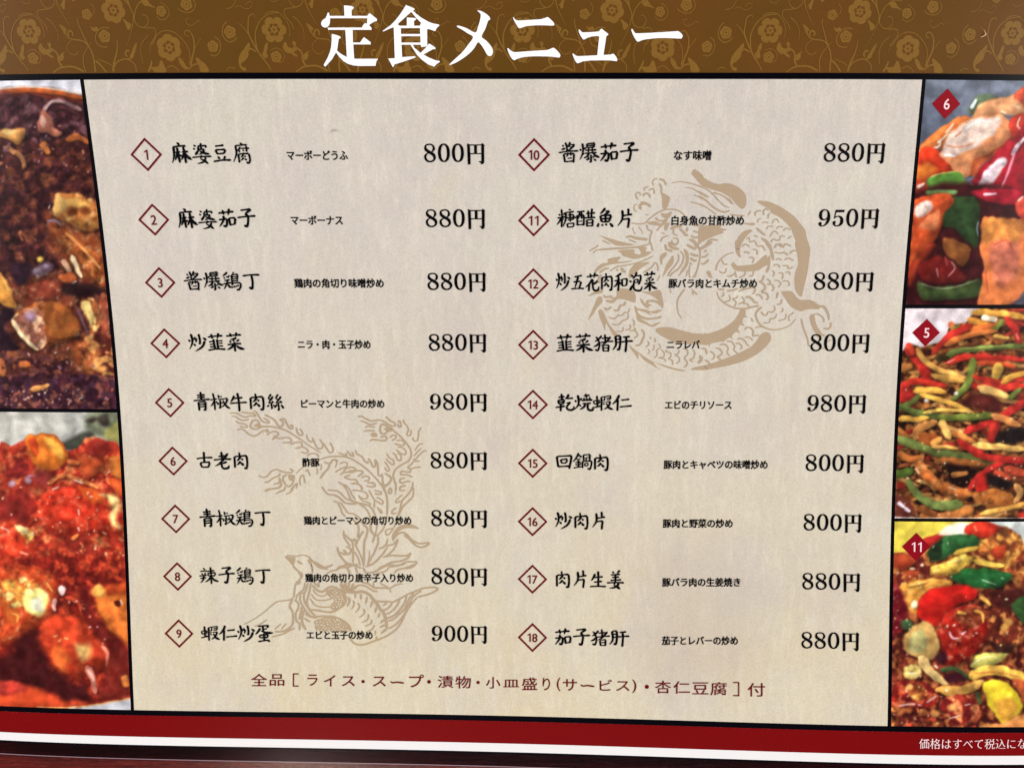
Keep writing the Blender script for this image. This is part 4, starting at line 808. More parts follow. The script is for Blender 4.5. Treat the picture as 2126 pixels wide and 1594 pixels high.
DRAGON = '''T 1220 340 8.854
s 22: 1210,410 1190,330 1240,280 1290,285
s 34: 1310,290 1380,300 1430,360 1440,400
s 30: 1310,360 1350,430 1360,520
b: 1330,510 1390,540 1500,610 1505,680 1450,820 1380,825 1370,700 1360,600
s 22: 1045,500 1040,450 1120,420/1120,495 1190,460 1220,500 1225,560/930,660 885,600 900,540 960,540 965,590
s 30: 1010,600 1060,550 1130,570 1150,630
s 15: 910,740 850,780 860,850 910,890
s 44: 980,850 960,770 1040,730 1120,760 1155,800
s 16: 980,700 1080,720
s 12 26: 1540,360 1650,335 1800,345 1950,380 2126,440
s 8 30: 1760,440 1900,450 2000,500 2126,580
s 16: 1950,570 2126,660/1880,705 2000,730 2126,790
s 22: 800,1090 950,1110 1050,1090 1150,1000 1290,900 1420,850 1560,840 1680,870 1780,950
b: 1090,1075 1250,1060 1340,1100 1400,1050 1480,950 1450,1080 1350,1160 1290,1230 1260,1220 1310,1150 1200,1130 1120,1110
s 28: 1240,990 1320,1050 1430,1040
b: 1350,910 1440,920 1540,880 1530,950 1470,1010 1380,980
s 26: 1080,1120 1110,1210 1180,1250 1150,1330 1140,1460 1170,1500 1190,1594
b: 220,1320 400,1370 600,1430 860,1490 700,1510 520,1500 380,1420 270,1350
s 34 50: 700,1360 780,1335 900,1370 1100,1395
s 22: 750,1390 890,1450/270,1410 420,1480
s 16: 60,1594 200,1500/190,1590 500,1570 900,1540 1140,1480
s 16: 830,1170 840,1240 880,1300/930,1160 990,1230 1010,1290/1060,930 1120,950
s 60: 1430,1230 1450,1140 1500,1090
s 50: 1520,1200 1620,1160 1740,1150
s 40: 1690,1190 1760,1260 1800,1310 1850,1310/1830,1170 1820,1250
s 20: 1580,1200 1580,1290 1650,1320/1340,1440 1380,1360 1480,1320/1350,1270 1420,1290
s 26: 1550,1400 1550,1470 1610,1490 1660,1450 1650,1380 1570,1370/1420,1480 1440,1594
s 34: 1490,1440 1520,1530 1620,1580
s 30: 1890,1320 1980,1360 2126,1320/1830,1490 1900,1540 1980,1580/1940,1240 2040,1260 2126,1220/1930,1130 2126,1150
s 50: 1870,1390 1960,1440 2020,1560
b: 1960,105 2000,120 2100,200 2126,260 2126,400 1980,270 1905,180
T 1450 340 8.854
b: -76,110 -126,180 -56,270 60,400 230,470 420,530 580,620 700,750 790,830 850,800 880,700 870,600 830,520 740,440 620,380 500,360 380,375 260,350 130,280 20,190
s 16: 0,400 130,460 250,550 370,680 480,780 570,810
s 26: 260,530 400,570 520,640 610,740
s 14: 560,630 640,750
s 36: 0,510 190,625
s 30: 0,590 130,670 260,790 370,860 480,890 580,860
s 20: 0,740 120,790 250,880 330,940
s 24: 580,930 700,950 850,960
s 14 60: 820,1100 950,1110 1040,1110
b: 1080,690 1250,690 1400,740 1550,820 1750,960 1870,1100 1960,1220 1990,1360 2040,1520 2040,1610 1822,1610 1790,1440 1740,1300 1690,1180 1580,1060 1480,980 1330,900 1310,840 1180,770
s 22: 910,950 960,870/1045,970 1040,910 1090,870 1150,870/1205,950 1190,880 1240,830 1300,860/1285,1010 1280,950 1310,910/1090,1090 1090,1040 1150,1000/1170,1090 1240,1075 1290,1100/1355,1100 1380,1040 1440,1020 1480,1090
s 22: 1250,1210 1280,1155 1380,1155/1430,1200 1480,1155 1560,1170/1560,1240 1600,1190 1670,1200 1675,1230/1310,1350 1360,1260 1420,1250 1470,1300/1330,1450 1370,1390 1480,1410 1510,1330 1590,1345/1640,1380 1710,1330/1400,1550 1440,1480 1540,1530 1600,1480 1700,1520
s 34: 1060,1180 1150,1260 1230,1320
s 34 70: 1150,1360 1250,1440 1330,1560
b: 960,1210 860,1230 760,1310 700,1420 680,1600 750,1600 790,1480 850,1380 930,1280 990,1240
s 22: 880,1390 930,1360 950,1440 1030,1420 1070,1500 1110,1520 1180,1510 1220,1590/1010,1330 1060,1330 1080,1360/800,1530 830,1490 890,1490 940,1530
b: 0,1210 60,1160 200,1130 430,1120 400,1180 520,1210 430,1250 460,1270 300,1330 180,1380 60,1440 0,1480
s 40 30: 20,1570 130,1500 220,1400 360,1410
T 1440 500 8.854
b: 1870,20 2128,80 2110,440 2080,640 2050,760 2010,920 1990,1020 1940,1010 1870,900 1850,700 1880,540 1920,440 1905,250
b: 770,0 880,0 845,100 850,220 870,310 800,260 765,130
s 44: 1310,0 1390,90 1430,200 1465,360
s 22: 1080,160 1140,165 1170,210 1160,260/920,220 980,205 1025,240/1020,305 1090,310 1100,350 1075,410/1240,90 1300,150 1305,190
s 34 16: 410,550 420,480 450,400 540,300 640,240 750,215
b: 690,440 740,400 800,455 950,450 1130,420 1250,310 1340,260 1360,330 1400,260 1410,400 1390,520 1350,585 1320,560 1360,450 1270,490 1180,545 1040,565 880,565 760,540
s 24: 520,350 540,410 580,435 630,425/470,555 520,590 580,580 600,500/610,640 680,650 750,600/760,560 770,620 790,680/940,560 935,630 830,680/1100,560 1080,640 1010,650
s 30: 1290,630 1270,700 1220,780/1200,740 1290,800 1310,880 1250,940 1340,970 1370,1040 1330,1090
s 24: 1340,700 1400,740 1400,790 1350,795 1440,810 1470,870 1440,930/1480,725 1560,740 1600,790 1550,860/1630,745 1720,740 1760,790 1740,840/1450,540 1480,600 1450,660/1560,590 1630,600 1640,660 1615,710/1690,590 1750,570 1775,630
s 24: 1460,470 1510,435 1570,460 1580,500/1640,460 1720,460 1750,510 1830,480/1500,355 1560,330 1620,360/1670,350 1750,320 1830,370/1490,210 1590,230 1660,215 1740,270/1770,240 1810,190 1890,185/1480,130 1540,70 1600,60 1640,120 1680,60 1790,100
s 34: 440,890 570,900/610,920 720,910 820,870/820,930 930,890 1010,870 1120,860 1120,930 1080,980
s 18 40: 430,930 440,1000 490,1080 590,1160 740,1230 900,1250 1060,1220 1200,1190
s 24: 545,940 550,1000 500,1030/650,990 670,1060 640,1110 560,1120/810,1000 790,1050 720,1070 780,1130 750,1210/880,1020 930,1090 910,1130 820,1165/900,1150 980,1160 1020,1210/1140,1000 1200,990 1250,1040 1260,1080
s 36: 950,1050 1010,1030 1080,1080 1120,1130 1180,1140
s 30: 1550,940 1520,1060/1620,1070 1600,1150 1520,1170
s 26: 1480,1190 1490,1260 1440,1310 1370,1310 1330,1370 1260,1340 1250,1290
s 22: 1630,1230 1640,1290 1600,1310/1530,1340 1490,1420 1400,1440 1390,1500 1270,1510/1700,1340 1680,1430 1550,1470/1840,1320 1750,1390 1760,1480
s 34 20: 100,110 120,250 90,440 20,680
s 30: 0,250 80,290/140,300 210,290 270,240/130,420 200,420 280,340/190,210 240,170
s 42: 100,170 220,100 340,20
s 60: 0,20 90,110
b: 230,570 300,560 340,680 280,665
s 22: 0,1000 -20,940 70,990
T 1460 600 8.854
b: 1435,50 1520,40 1610,40 1670,90 1720,160 1800,200 1960,200 2020,250 2050,290 2126,300 2126,370 2000,370 1880,380 1800,410 1700,380 1590,300 1500,170
s 42 12: 1070,330 980,420 970,520 1040,650 1150,720 1290,750 1440,730 1600,660 1700,540
s 20: 950,720 1010,695 1100,700
b: 1950,510 2040,490 2060,600 2126,760 2180,850 2110,900 2070,830 2000,700
s 24: 1800,540 1840,720 1910,900 1930,1020 1950,1060
b: 1090,810 1180,790 1240,860 1230,960 1120,1090 980,1200 800,1300 600,1370 350,1430 100,1475 0,1475 0,1410 130,1370 400,1280 640,1180 860,1070 980,950 1030,870
b: 690,380 770,380 780,490 820,520 740,530 720,610 760,680 680,660 640,730 670,810 600,790 530,860 540,930 490,890 390,950 370,980 330,965 200,990 130,1010 120,1080 90,1020 0,1010 0,830 120,810 300,750 450,670 570,570 650,450
s 26: 760,750 800,710 860,710 920,780 900,850/900,870 960,850 1030,855/760,885 850,890 910,950/620,920 700,910 770,960 800,1020 850,1050/430,960 520,970 575,1050 560,1120 640,1190/590,1000 660,1000 710,1060 680,1110/300,1025 400,1020 455,1080 440,1170 490,1230/220,1085 300,1100 345,1170 310,1220 260,1240 330,1310/120,1140 190,1190 200,1260 150,1300/30,1300 90,1340 120,1390/0,1090 50,1120 60,1200/880,530 910,600
T 1586 400 3.937
s 22 14: 385,885 440,925 490,935 520,985 532,1040
s 10: 380,1010 430,990 480,1020 490,1060
s 15: 485,1110 530,1110 546,1080 540,1060/440,1110 470,1160 500,1170
s 8: 500,1230 545,1200/450,1200 460,1260 490,1275
T 1230 600 8.854
b: 1160,770 1200,715 1380,700 1500,720 1680,770 1850,810 2060,825 2126,825 2126,1020 1980,1020 1700,1010 1500,980 1400,930 1250,850
b: 1810,1480 1900,1430 2126,1400 2126,1475 1980,1490
b: 100,150 170,150 180,240 90,340 0,480 -80,570 -30,440 30,300
b: 110,400 170,380 220,460 260,560 330,680 430,790 480,850 400,870 330,760 250,630 230,760 190,660 140,540
s 34: 200,110 240,150 320,140 370,130/210,350 280,375 350,320/390,390 470,390 510,310 580,290 605,230
b: 320,160 440,140 450,20 560,-10 760,40 790,240 680,220 560,190 460,190 370,260 260,240 250,200 380,200
s 24: 300,510 370,545 440,520 480,460/480,490 550,480 590,430 650,430 685,360/360,640 450,660 520,620 550,580 640,550 660,450/440,770 510,785 560,760 560,700/600,750 680,740 700,690 680,650/740,550 770,620 750,680/690,770 780,770 830,850 760,910/760,700 800,760
s 32: 900,740 950,830 920,930 870,1020 790,1040
s 22: 1010,950 1040,1010 980,1070/1060,880 1070,920/1150,900 1150,980/1130,1010 1130,1090 1090,1130/1020,1100 1050,1150 1010,1200/1210,1000 1250,1070 1180,1130 1190,1210 1130,1270/1260,1110 1320,1180 1300,1250 1220,1260 1330,1290 1340,1340
s 24: 1370,1120 1350,1150 1430,1170 1440,1240 1400,1280 1470,1320 1470,1400/1600,1120 1570,1190 1520,1210 1590,1260 1590,1330 1530,1370/1650,1100 1730,1110 1750,1190 1690,1270 1740,1340 1730,1400 1680,1440/1840,1110 1880,1180 1850,1270 1790,1300 1850,1340/2000,1090 2070,1100 2100,1200
s 54: 1970,1220 2000,1290 1940,1370
b: 680,1030 800,1130 900,1200 1100,1330 1300,1390 1500,1450 1720,1500 1600,1505 1400,1455 1200,1375 1120,1345 1180,1430 1240,1485 1100,1400 940,1300 850,1190 840,1290 780,1200 700,1090
b: 780,310 830,350 1000,380 1070,410 1250,380 1270,400 1160,450 1050,430 1080,480 960,430 830,390 850,450 950,510 1050,530 1150,520 1270,490 1240,540 1120,560 1000,570 880,540 1000,610 1080,660 1180,620 1250,610 1200,650 1090,695 960,640 830,580 800,460 775,380
s 30 55: 880,170 940,270 1030,350
s 40: 1080,300 1020,290 1010,230 1130,220 1200,250 1270,310
b: 900,50 1080,50 1240,20 1280,150 1305,280 1280,360 1200,200 1060,110
s 34 14: 1700,0 1620,100 1560,220 1560,350 1580,450 1640,545
s 18: 1820,0 1930,100/1430,0 1440,80
T 1210 500 8.854
s 18: 190,230 240,180 400,150 700,130 1000,110 1230,60/120,190 290,85/1230,0 1260,80 1290,190
b: 640,185 760,165 940,165 950,230 1050,250 1060,190 1000,110 1170,120 1150,190 1260,205 1200,260 1080,310 930,335 850,310 740,280 700,220
b: 470,330 700,295 640,385 900,365 800,400 550,430 400,470 290,540 240,580 210,560 290,460 380,410 460,400
s 20: 1290,280 1150,350 980,410 800,450 620,480 500,560
b: 850,600 870,520 960,430 1090,400 1230,395 1150,450 1040,530 960,600 900,640 870,700 840,640
s 26: 1100,590 1250,500 1330,400 1380,490 1370,560
s 36: 300,590 400,520 480,500/620,510 640,560/300,780 290,700 340,620
s 54: 700,490 740,550 790,580
b: 1420,280 1500,215 1545,230 1520,290 1470,340 1460,440 1420,400
b: 1650,275 1675,340 1650,430 1560,540 1460,680 1500,540 1540,430
s 24: 1750,240 1760,340 1700,450 1600,570 1560,650/1790,190 1850,270 1830,400 1750,520 1640,600 1600,660
b: 1850,150 1930,200 1950,330 1920,460 1850,560 1750,660 1810,540 1880,420 1890,300
s 20: 1970,440 1950,560 1970,690/2126,400 2090,560 2010,690/1920,540 1900,660/1420,630 1360,740
s 42: 1910,70 2000,120 2080,150/1970,230 2050,270 2126,270/1970,310 2050,370 2090,340/1600,20 1620,100 1700,140 1770,155
s 26: 1960,400 2010,440/1510,60 1550,160 1640,200/1580,160 1640,190/1640,30 1700,80 1750,20
b: 100,1020 200,940 350,890 360,960 240,980'''
emblem(DRAGON, 'dragon_print', 'tan drawing of a coiled scaly dragon behind the right column')

# ---------------------------------------------------------------- the five printed dish photographs
class Picture:
    def __init__(s, x0, y0, x1, y1, seed):
        s.o = np.array([x0, y0], float); s.w = int(x1 - x0) + 1; s.h = int(y1 - y0) + 1; s.r = np.random.default_rng(seed)
        s.c = np.zeros((s.h, s.w, 3)); s.N = {}
        for q in (3, 6, 12, 26): s.N[q] = (s.vn(q), s.vn(q))
    def vn(s, cell):
        g = np.fft.rfft2(s.r.standard_normal((s.h, s.w))); fy = np.fft.fftfreq(s.h)[:, None]; fx = np.fft.rfftfreq(s.w)[None]; f = np.hypot(fx, fy) * cell * 1.7
        n = np.fft.irfft2(g * f * np.exp(-(f * 1.15) ** 2), s=(s.h, s.w)); n /= n.std()
        return .5 + .5 * np.tanh(n * .75)
    def box(s, p, m):
        a = np.floor(p.min(0) - m - s.o).astype(int); b = np.ceil(p.max(0) + m - s.o).astype(int) + 1
        x0, y0 = max(a[0], 0), max(a[1], 0); x1, y1 = min(b[0], s.w), min(b[1], s.h)
        return None if x1 <= x0 or y1 <= y0 else (slice(y0, y1), slice(x0, x1))
    def grid(s, bx, wob):
        yy, xx = np.mgrid[bx[0], bx[1]].astype(float)
        if wob:
            xx = xx + (s.N[12][0][bx] - .5) * wob * .9 + (s.N[26][0][bx] - .5) * wob * 1.5
            yy = yy + (s.N[12][1][bx] - .5) * wob * .9 + (s.N[26][1][bx] - .5) * wob * 1.5
        return xx + s.o[0], yy + s.o[1]
    def dist(s, X, Y, P, closed, W=None):
        Q = np.roll(P, -1, 0) if closed else P[1:]; A = P if closed else P[:-1]
        best = np.full(X.shape, 1e9); nx = np.zeros(X.shape); ny = np.zeros(X.shape); ins = np.zeros(X.shape, bool)
        for i in range(len(A)):
            a, b = A[i], Q[i]; d = b - a; L = max(d @ d, 1e-9)
            t = np.clip(((X - a[0]) * d[0] + (Y - a[1]) * d[1]) / L, 0, 1)
            dx = X - a[0] - t * d[0]; dy = Y - a[1] - t * d[1]; e = np.hypot(dx, dy)
            if W is not None: e = e / np.maximum(W[i] * (1 - t) + W[min(i + 1, len(W) - 1)] * t, .3)
            k = e < best; best[k] = e[k]; nx[k] = dx[k]; ny[k] = dy[k]
            if closed and a[1] != b[1]:
                ins ^= ((a[1] > Y) != (b[1] > Y)) & (X < (b[0] - a[0]) * (Y - a[1]) / (b[1] - a[1]) + a[0])
        m = np.maximum(np.hypot(nx, ny), 1e-6); return best, nx / m, ny / m, ins
    def put(s, bx, m, col, sh, nz):
        nz = nz * .55
        n = (s.N[3][0][bx] - .5) * .12 + (s.N[6][1][bx] - .5) * .5 + (s.N[12][0][bx] - .5) * .8 + (s.N[26][1][bx] - .5) * .9
        f = (sh * (1 + nz * n))[..., None]; hue = (s.N[12][1][bx] - .5)[..., None] * np.array([6, 26, 14]) * min(nz * 2.5, 1)
        c = np.array(col) * f + hue
        if nz > .2:
            g = np.clip((s.N[6][0][bx] * .4 + s.N[12][1][bx] * .5 + s.N[3][1][bx] * .1 - .66) * 5, 0, 1) * min(nz * 1.1, .45)
            c = c + (np.array([250, 205, 165]) - c) * g[..., None]
            g = np.clip((.34 - s.N[6][1][bx] * .35 - s.N[12][0][bx] * .55 - s.N[3][0][bx] * .1) * 4, 0, 1) * min(nz * 1.2, .5)
            c = c * (1 - g[..., None] * .7)
        c = np.clip(c, 0, 255); m = m[..., None]
        s.c[bx] = s.c[bx] * (1 - m) + c * m
    def blob(s, P, col, soft=2.6, vol=.5, nz=.3):
        P = smooth(P, True, 3); bx = s.box(P, soft + 9)
        if bx is None: return
        X, Y = s.grid(bx, min(3, np.ptp(P, 0).min() * .08)); d, nx, ny, ins = s.dist(X, Y, P, True); sd = np.where(ins, d, -d)
        R = max(min(np.ptp(P, 0)) * .38, 2); t = np.clip(d / R, 0, 1); k = np.where(ins, -1, 1)
        li = (nx * -.5 + ny * -.85) * -1 * np.where(ins, 1, 0) * (1 - t)
        sh = 1 + vol * (.28 * (t ** .6 - .6) + .34 * li)
        if vol > .45 and np.ptp(P, 0).min() > 7: s.c[bx] *= (1 - .38 * np.clip(.25 + .75 * (ny * .8 + nx * .4), 0, 1) * np.exp(-(np.maximum(-sd, 0) / 6) ** 2))[..., None]
        s.put(bx, np.clip(sd / (soft * 1.25) / 2 + .5, 0, 1), col, sh, nz)
    def strip(s, P, col, w0, w1, vol=.5, nz=.2):
        P = smooth(P, False, 3); W = np.linspace(w0, w1, len(P)) / 2; L = np.linspace(0, 1, len(P)); W = W * np.clip(np.minimum(L, 1 - L) * 12 + .55, 0, 1)
        bx = s.box(P, max(w0, w1) / 2 + 9)
        if bx is None: return
        X, Y = s.grid(bx, min(2.5, w0 * .12)); e, nx, ny, _ = s.dist(X, Y, P, False, W); wm = max(w0, w1) / 2
        li = (nx * -.5 + ny * -.85) * np.clip(e, 0, 1)
        lo = s.N[12][0][bx] * .5 + s.N[26][1][bx] * .5 - .5
        sh = 1 + vol * (.25 * (.5 - e ** 2) + .38 * li) + (.35 * lo if w0 > 7 else 0)
        if max(w0, w1) > 7: s.c[bx] *= (1 - .42 * np.clip(.25 + .75 * (ny * .8 + nx * .4), 0, 1) * np.exp(-(np.maximum(e - 1, 0) * wm / 5) ** 2))[..., None]
        s.put(bx, np.clip((1 - e) * wm / 1.6 + .5, 0, 1) * (e < 2), col, sh, nz)
    def mottle(s, P, cols, soft=3.0, con=1.6):
        P = smooth(P, True, 3); bx = s.box(P, soft + 3)
        if bx is None: return
        X, Y = s.grid(bx, 4); d, _, _, ins = s.dist(X, Y, P, True); sd = np.where(ins, d, -d); m = np.clip(sd / soft / 2 + .5, 0, 1)[..., None]
        c = np.ones(X.shape + (3,)) * np.array(cols[0])
        for i, col in enumerate(cols[1:]):
            q = (30, 16, 11, 18, 12, 9)[i % 6]; f = s.vn(q)[bx] * .85 + s.N[6][i % 2][bx] * .15
            k = np.clip((f - .52) * 3.2 * con / 1.6, 0, 1)[..., None] * .92
            c = c * (1 - k) + np.array(col) * k
        f2 = s.N[12][0][bx] * .5 + s.N[6][1][bx] * .4 + s.N[3][1][bx] * .1
        c = c * (1 + (f2 - .5) * .6)[..., None]
        s.c[bx] = s.c[bx] * (1 - m) + np.clip(c, 0, 255) * m
    def scatter(s, P, n, size, cols):
        lo, hi = P.min(0), P.max(0); x, y = P.T; x2, y2 = np.roll(x, -1), np.roll(y, -1)
        for _ in range(n):
            p = s.r.uniform(lo, hi)
            if not (((y > p[1]) != (y2 > p[1])) & (p[0] < (x2 - x) * (p[1] - y) / (y2 - y + 1e-9) + x)).sum() % 2: continue
            c = cols[s.r.integers(len(cols))]; k = s.r.uniform(.5, 1.3) * size; a = s.r.uniform(0, 6.3); q = np.array([np.cos(a), np.sin(a)])
            b = p + q * k * s.r.uniform(.3, 1.3)
            s.strip(np.array([p, (p + b) / 2 + s.r.normal(0, k * .3, 2), b]), c, k * s.r.uniform(.5, 1), k * .5, .5, .4)
    def litter(s, P, n, length, w, cols):
        lo, hi = P.min(0), P.max(0)
        for _ in range(n):
            p = s.r.uniform(lo, hi); a = s.r.normal(0, .55); L = length * s.r.uniform(.5, 1.2) / 2; q = np.array([np.cos(a), np.sin(a)]) * L; b = s.r.normal(0, length * .05, 2)
            s.strip(np.array([p - q, p + b, p + q]), cols[s.r.integers(len(cols))], w * s.r.uniform(.6, 1.1), w * s.r.uniform(.6, 1.1), .4, .35)
    def paint(s, txt):
        o = np.zeros(2); k = 1.0
        for ln in txt.strip().splitlines():
            ln = ln.strip()
            if not ln: continue
            if ln[0] == 'T':
                a = [float(v) for v in ln[1:].split()]; o = np.array(a[:2]); k = a[2]; continue
            hd, body = (ln + ':').split(':')[:2]; hd = hd.split(); cols = [[float(v) for v in q.split(',')] for q in hd[1:] if ',' in q]; num = [float(q) for q in hd[1:] if ',' not in q]
            for seg in body.split('/'):
                P = pp(seg.strip()) / k + o if seg.strip() else None
                if hd[0] == 'b': s.blob(P, cols[0], *[num[0] / k if i == 0 else v for i, v in enumerate(num)])
                elif hd[0] == 's': s.strip(P, cols[0], num[0] / k, (num[1] if len(num) > 1 else num[0]) / k, *(num[2:]))
                elif hd[0] == 'o':
                    t = np.linspace(0, 2 * np.pi, 9)[:-1]; c = P[0]; r = num[0] / k; s.blob(c + r * np.stack([np.cos(t), np.sin(t) * .85], 1), cols[0], max(1, r * .3), *(num[1:] or [.4]))
                elif hd[0] == 'm': s.mottle(P, cols, num[0] / k if num else 3.0, *(num[1:2]))
                elif hd[0] == 'l': s.litter(P, int(num[0]), num[1] / k, num[2] / k, cols)
                elif hd[0] == 'n': s.scatter(P, int(num[0]), num[1] / k, cols)
                elif hd[0] == 'f':
                    bx = (slice(0, s.h), slice(0, s.w)); g = np.linspace(0, 1, s.h)[:, None, None]
                    s.c[:] = 0; s.put(bx, np.ones((s.h, s.w)), (0, 0, 0), np.ones((s.h, s.w)), 0)
                    s.c[:] = np.array(cols[0]) * (1 - g) + np.array(cols[-1]) * g
                    s.c *= (1 + num[0] * ((s.N[6][0] - .5) + (s.N[26][0] - .5)))[..., None]
    def grade(s, sat=.88, shade=.3):
        l = s.c @ np.array([.3, .55, .15]); s.c = l[..., None] + (s.c - l[..., None]) * sat
        s.c *= (1 + shade * (s.N[26][0] - .5) + shade * .5 * (s.N[12][1] - .5))[..., None]; s.c = np.clip(s.c, 0, 255)
    def sample(s, p):
        q = p - s.o; x = np.clip(q[:, 0], 0, s.w - 1.001); y = np.clip(q[:, 1], 0, s.h - 1.001); xi = x.astype(int); yi = y.astype(int); fx = (x - xi)[:, None]; fy = (y - yi)[:, None]
        c = s.c
        return (c[yi, xi] * (1 - fx) + c[yi, xi + 1] * fx) * (1 - fy) + (c[yi + 1, xi] * (1 - fx) + c[yi + 1, xi + 1] * fx) * fy

A = '''f 62,24,26 66,24,28 .5
T 0 0 3.937
b 205,205,216 12 0 .03: -40,580 800,580 800,800 700,780 500,740 300,716 100,716 -40,735
s 225,200,170 10 10 0: -20,735 150,716 320,718 500,740 700,775
s 168,74,28 46 36 .4: -20,765 150,742 320,744 480,765 700,805
s 120,40,22 30 30 .4: -20,800 200,780 400,795 700,840
b 84,40,44 20 .3: -20,800 200,800 400,810 680,850 740,1100 780,1594 -20,1594
b 78,38,52 16 .4: -20,850 150,800 300,860 330,1000 200,1050 -20,1030
m 48,18,24 70,30,34 88,46,50 62,28,40 108,68,74 10 1.3: -20,840 660,860 860,1100 900,1660 -20,1660
m 56,20,20 86,38,28 124,62,38 80,34,40 10 1.3: -20,1120 300,1160 860,1150 920,1660 -20,1660
n 30 26 104,62,78 150,110,120 130,70,60 48,16,22 176,110,80: -20,790 660,840 700,1100 770,1594 -20,1594
s 148,104,104 36 30 .6: 345,1010 365,900 425,830 520,835 600,870 660,905
s 196,160,158 14 10 .3: 370,900 430,828 530,838
s 80,36,40 30 26: 440,900 520,880 620,930
b 158,88,68 5 .6: 315,960 360,900 420,950 440,1040 500,1090 475,1130 380,1095 312,1070
b 200,145,130 4 .4: 325,980 350,940 380,1000 350,1050
b 190,128,62 5 .6: -10,1068 90,1048 205,1050 190,1110 140,1185 80,1150 -10,1120
b 222,178,104 4 .3: 10,1075 90,1058 150,1070 80,1110
s 198,108,44 60 40: 350,1180 400,1250
s 166,84,38 60 40: 550,1140 640,1120 720,1165

s 160,100,60 40 30: 120,1240 180,1300 210,1420/60,1200 120,1260
o 208,124,52 34: 215,1470/420,1470/670,1455
b 196,112,46 5 .5 .3: 485,1560 520,1530 620,1555 660,1600 490,1610
b 84,58,74 14 .4 .5: 30,1490 100,1440 180,1470 170,1594 40,1594
n 60 20 140,100,116 170,120,110 110,70,90: 0,1150 700,1180 760,1590 0,1590
T 0 400 3.937
m 44,15,19 72,28,27 96,42,32 64,28,38 122,62,40 12 1.3: -20,-60 860,-60 1060,900 1080,1660 -20,1660
m 50,18,24 92,40,30 150,80,46 90,46,50 12 1.4: -20,1250 700,1230 1080,1200 1080,1700 -20,1700
n 30 26 104,44,32 48,16,24 150,80,46 120,80,96: 0,0 780,0 900,900 960,1575 0,1575
b 130,62,30 40 .2 .5: 380,160 560,260 880,380 960,760 780,760 560,640 420,380
b 140,66,30 40 .2 .5: 560,1200 980,1180 1000,1480 720,1500 600,1400
b 110,50,30 50 .2 .5: 100,700 520,700 660,900 560,1240 260,1300 60,1060
b 188,114,50 8 .7 .5: 480,0 640,15 790,80 810,290 650,300 560,245 440,190 450,90
b 214,164,86 8 .3: 480,10 560,90 480,180 436,180 450,80
b 205,150,70 5 .3: 560,50 690,60 740,130 600,120
o 104,46,18 44: 590,160/700,150
o 206,150,80 22: 560,220/740,60
s 130,100,124 24 12: 390,235 450,230 500,270
b 170,84,34 6 .6 .6: 520,300 700,430 835,560 865,760 760,700 650,540 540,430
s 214,140,74 24 20: 540,330 700,480 820,620
s 236,208,160 46 38 .4: 588,525 620,590 668,690
s 214,160,124 44 40 .5: 522,550 545,600 570,650
b 196,92,42 4 .6: 475,690 570,640 625,700 590,750 520,730
s 250,235,215 18 10: 590,745 625,725
b 208,136,50 5 .6: -10,650 55,720 112,850 122,950 -10,890
s 235,180,90 16 10: 20,690 70,800
o 212,176,66 26: 330,545
b 106,80,96 12 .5 .5: 250,640 330,580 430,580 420,640 310,690
o 150,126,150 24: 290,640/380,605
b 136,56,36 7 .6 .5: 200,760 330,720 480,730 490,850 340,885 220,830
b 38,16,20 14 .2: 540,740 700,750 860,800 820,830 560,850 500,800
b 44,20,34 14 .2: 120,560 250,580 240,700 140,760 90,640
b 150,74,32 6 .7 .5: 90,1030 200,950 340,900 490,890 610,1000 668,1130 560,1200 380,1260 300,1290 200,1210
m 150,84,64 190,124,96 220,170,130 5 1.6: 90,1030 220,960 330,965 385,1180 350,1285 250,1240 150,1130
b 158,82,32 5 .5: 370,920 480,900 600,1000 650,1130 500,1190 400,1150
o 140,108,130 46: 252,1015
s 238,210,160 34 26 .3: 100,1040 160,1140 240,1230 310,1280
s 230,190,110 20 16 .3: 90,1030 150,990
m 150,80,40 212,156,76 236,190,110 5 2: 640,880 760,850 835,1000 805,1130 745,1160 690,1020
b 240,205,120 5 .3: 670,900 730,880 760,1000 740,1090 700,990
b 152,70,46 6 .5 .5: 810,860 880,850 900,1130 830,1150
s 96,58,70 30 20 .3: 640,950 680,1060 730,1170
b 36,14,26 12 .2: 0,960 80,940 120,1000 40,1120 150,1260 60,1300 0,1250
b 204,124,62 4: 660,1240 740,1235 735,1290 670,1285
m 90,34,26 176,92,44 206,140,72 8 2: 690,1170 940,1190 960,1500 700,1510
n 8 30 190,98,50 150,66,34 206,130,66: 700,1180 900,1200 930,1500 720,1500
o 228,156,78 34: 795,1425/840,1440
b 212,114,60 5 .5: -10,1360 35,1370 45,1490 -10,1480
b 190,96,40 5 .5: 160,1380 240,1380 250,1420 170,1425
b 206,130,54 5 .5: 190,1575 260,1530 340,1505 440,1560 400,1600 180,1610
s 250,225,215 8 4: 550,1280 565,1260/230,1310 245,1335/540,1380 560,1395/400,130 410,100/450,1310 465,1305
n 50 22 60,22,34 110,50,44 160,84,52 124,86,106: 0,1290 700,1290 940,1575 0,1575
T 0 800 3.937
m 50,20,32 90,40,44 136,74,60 70,36,54 8 1.5: -20,-60 1060,-60 1060,300 -20,300
n 60 22 90,34,36 150,76,60 56,30,44 196,140,120 120,60,50: 0,0 940,0 950,190 0,190
s 215,140,70 50 30: 260,30 330,20 400,0
n 20 14 230,200,190 200,150,140: 40,20 700,20 700,150 40,150'''
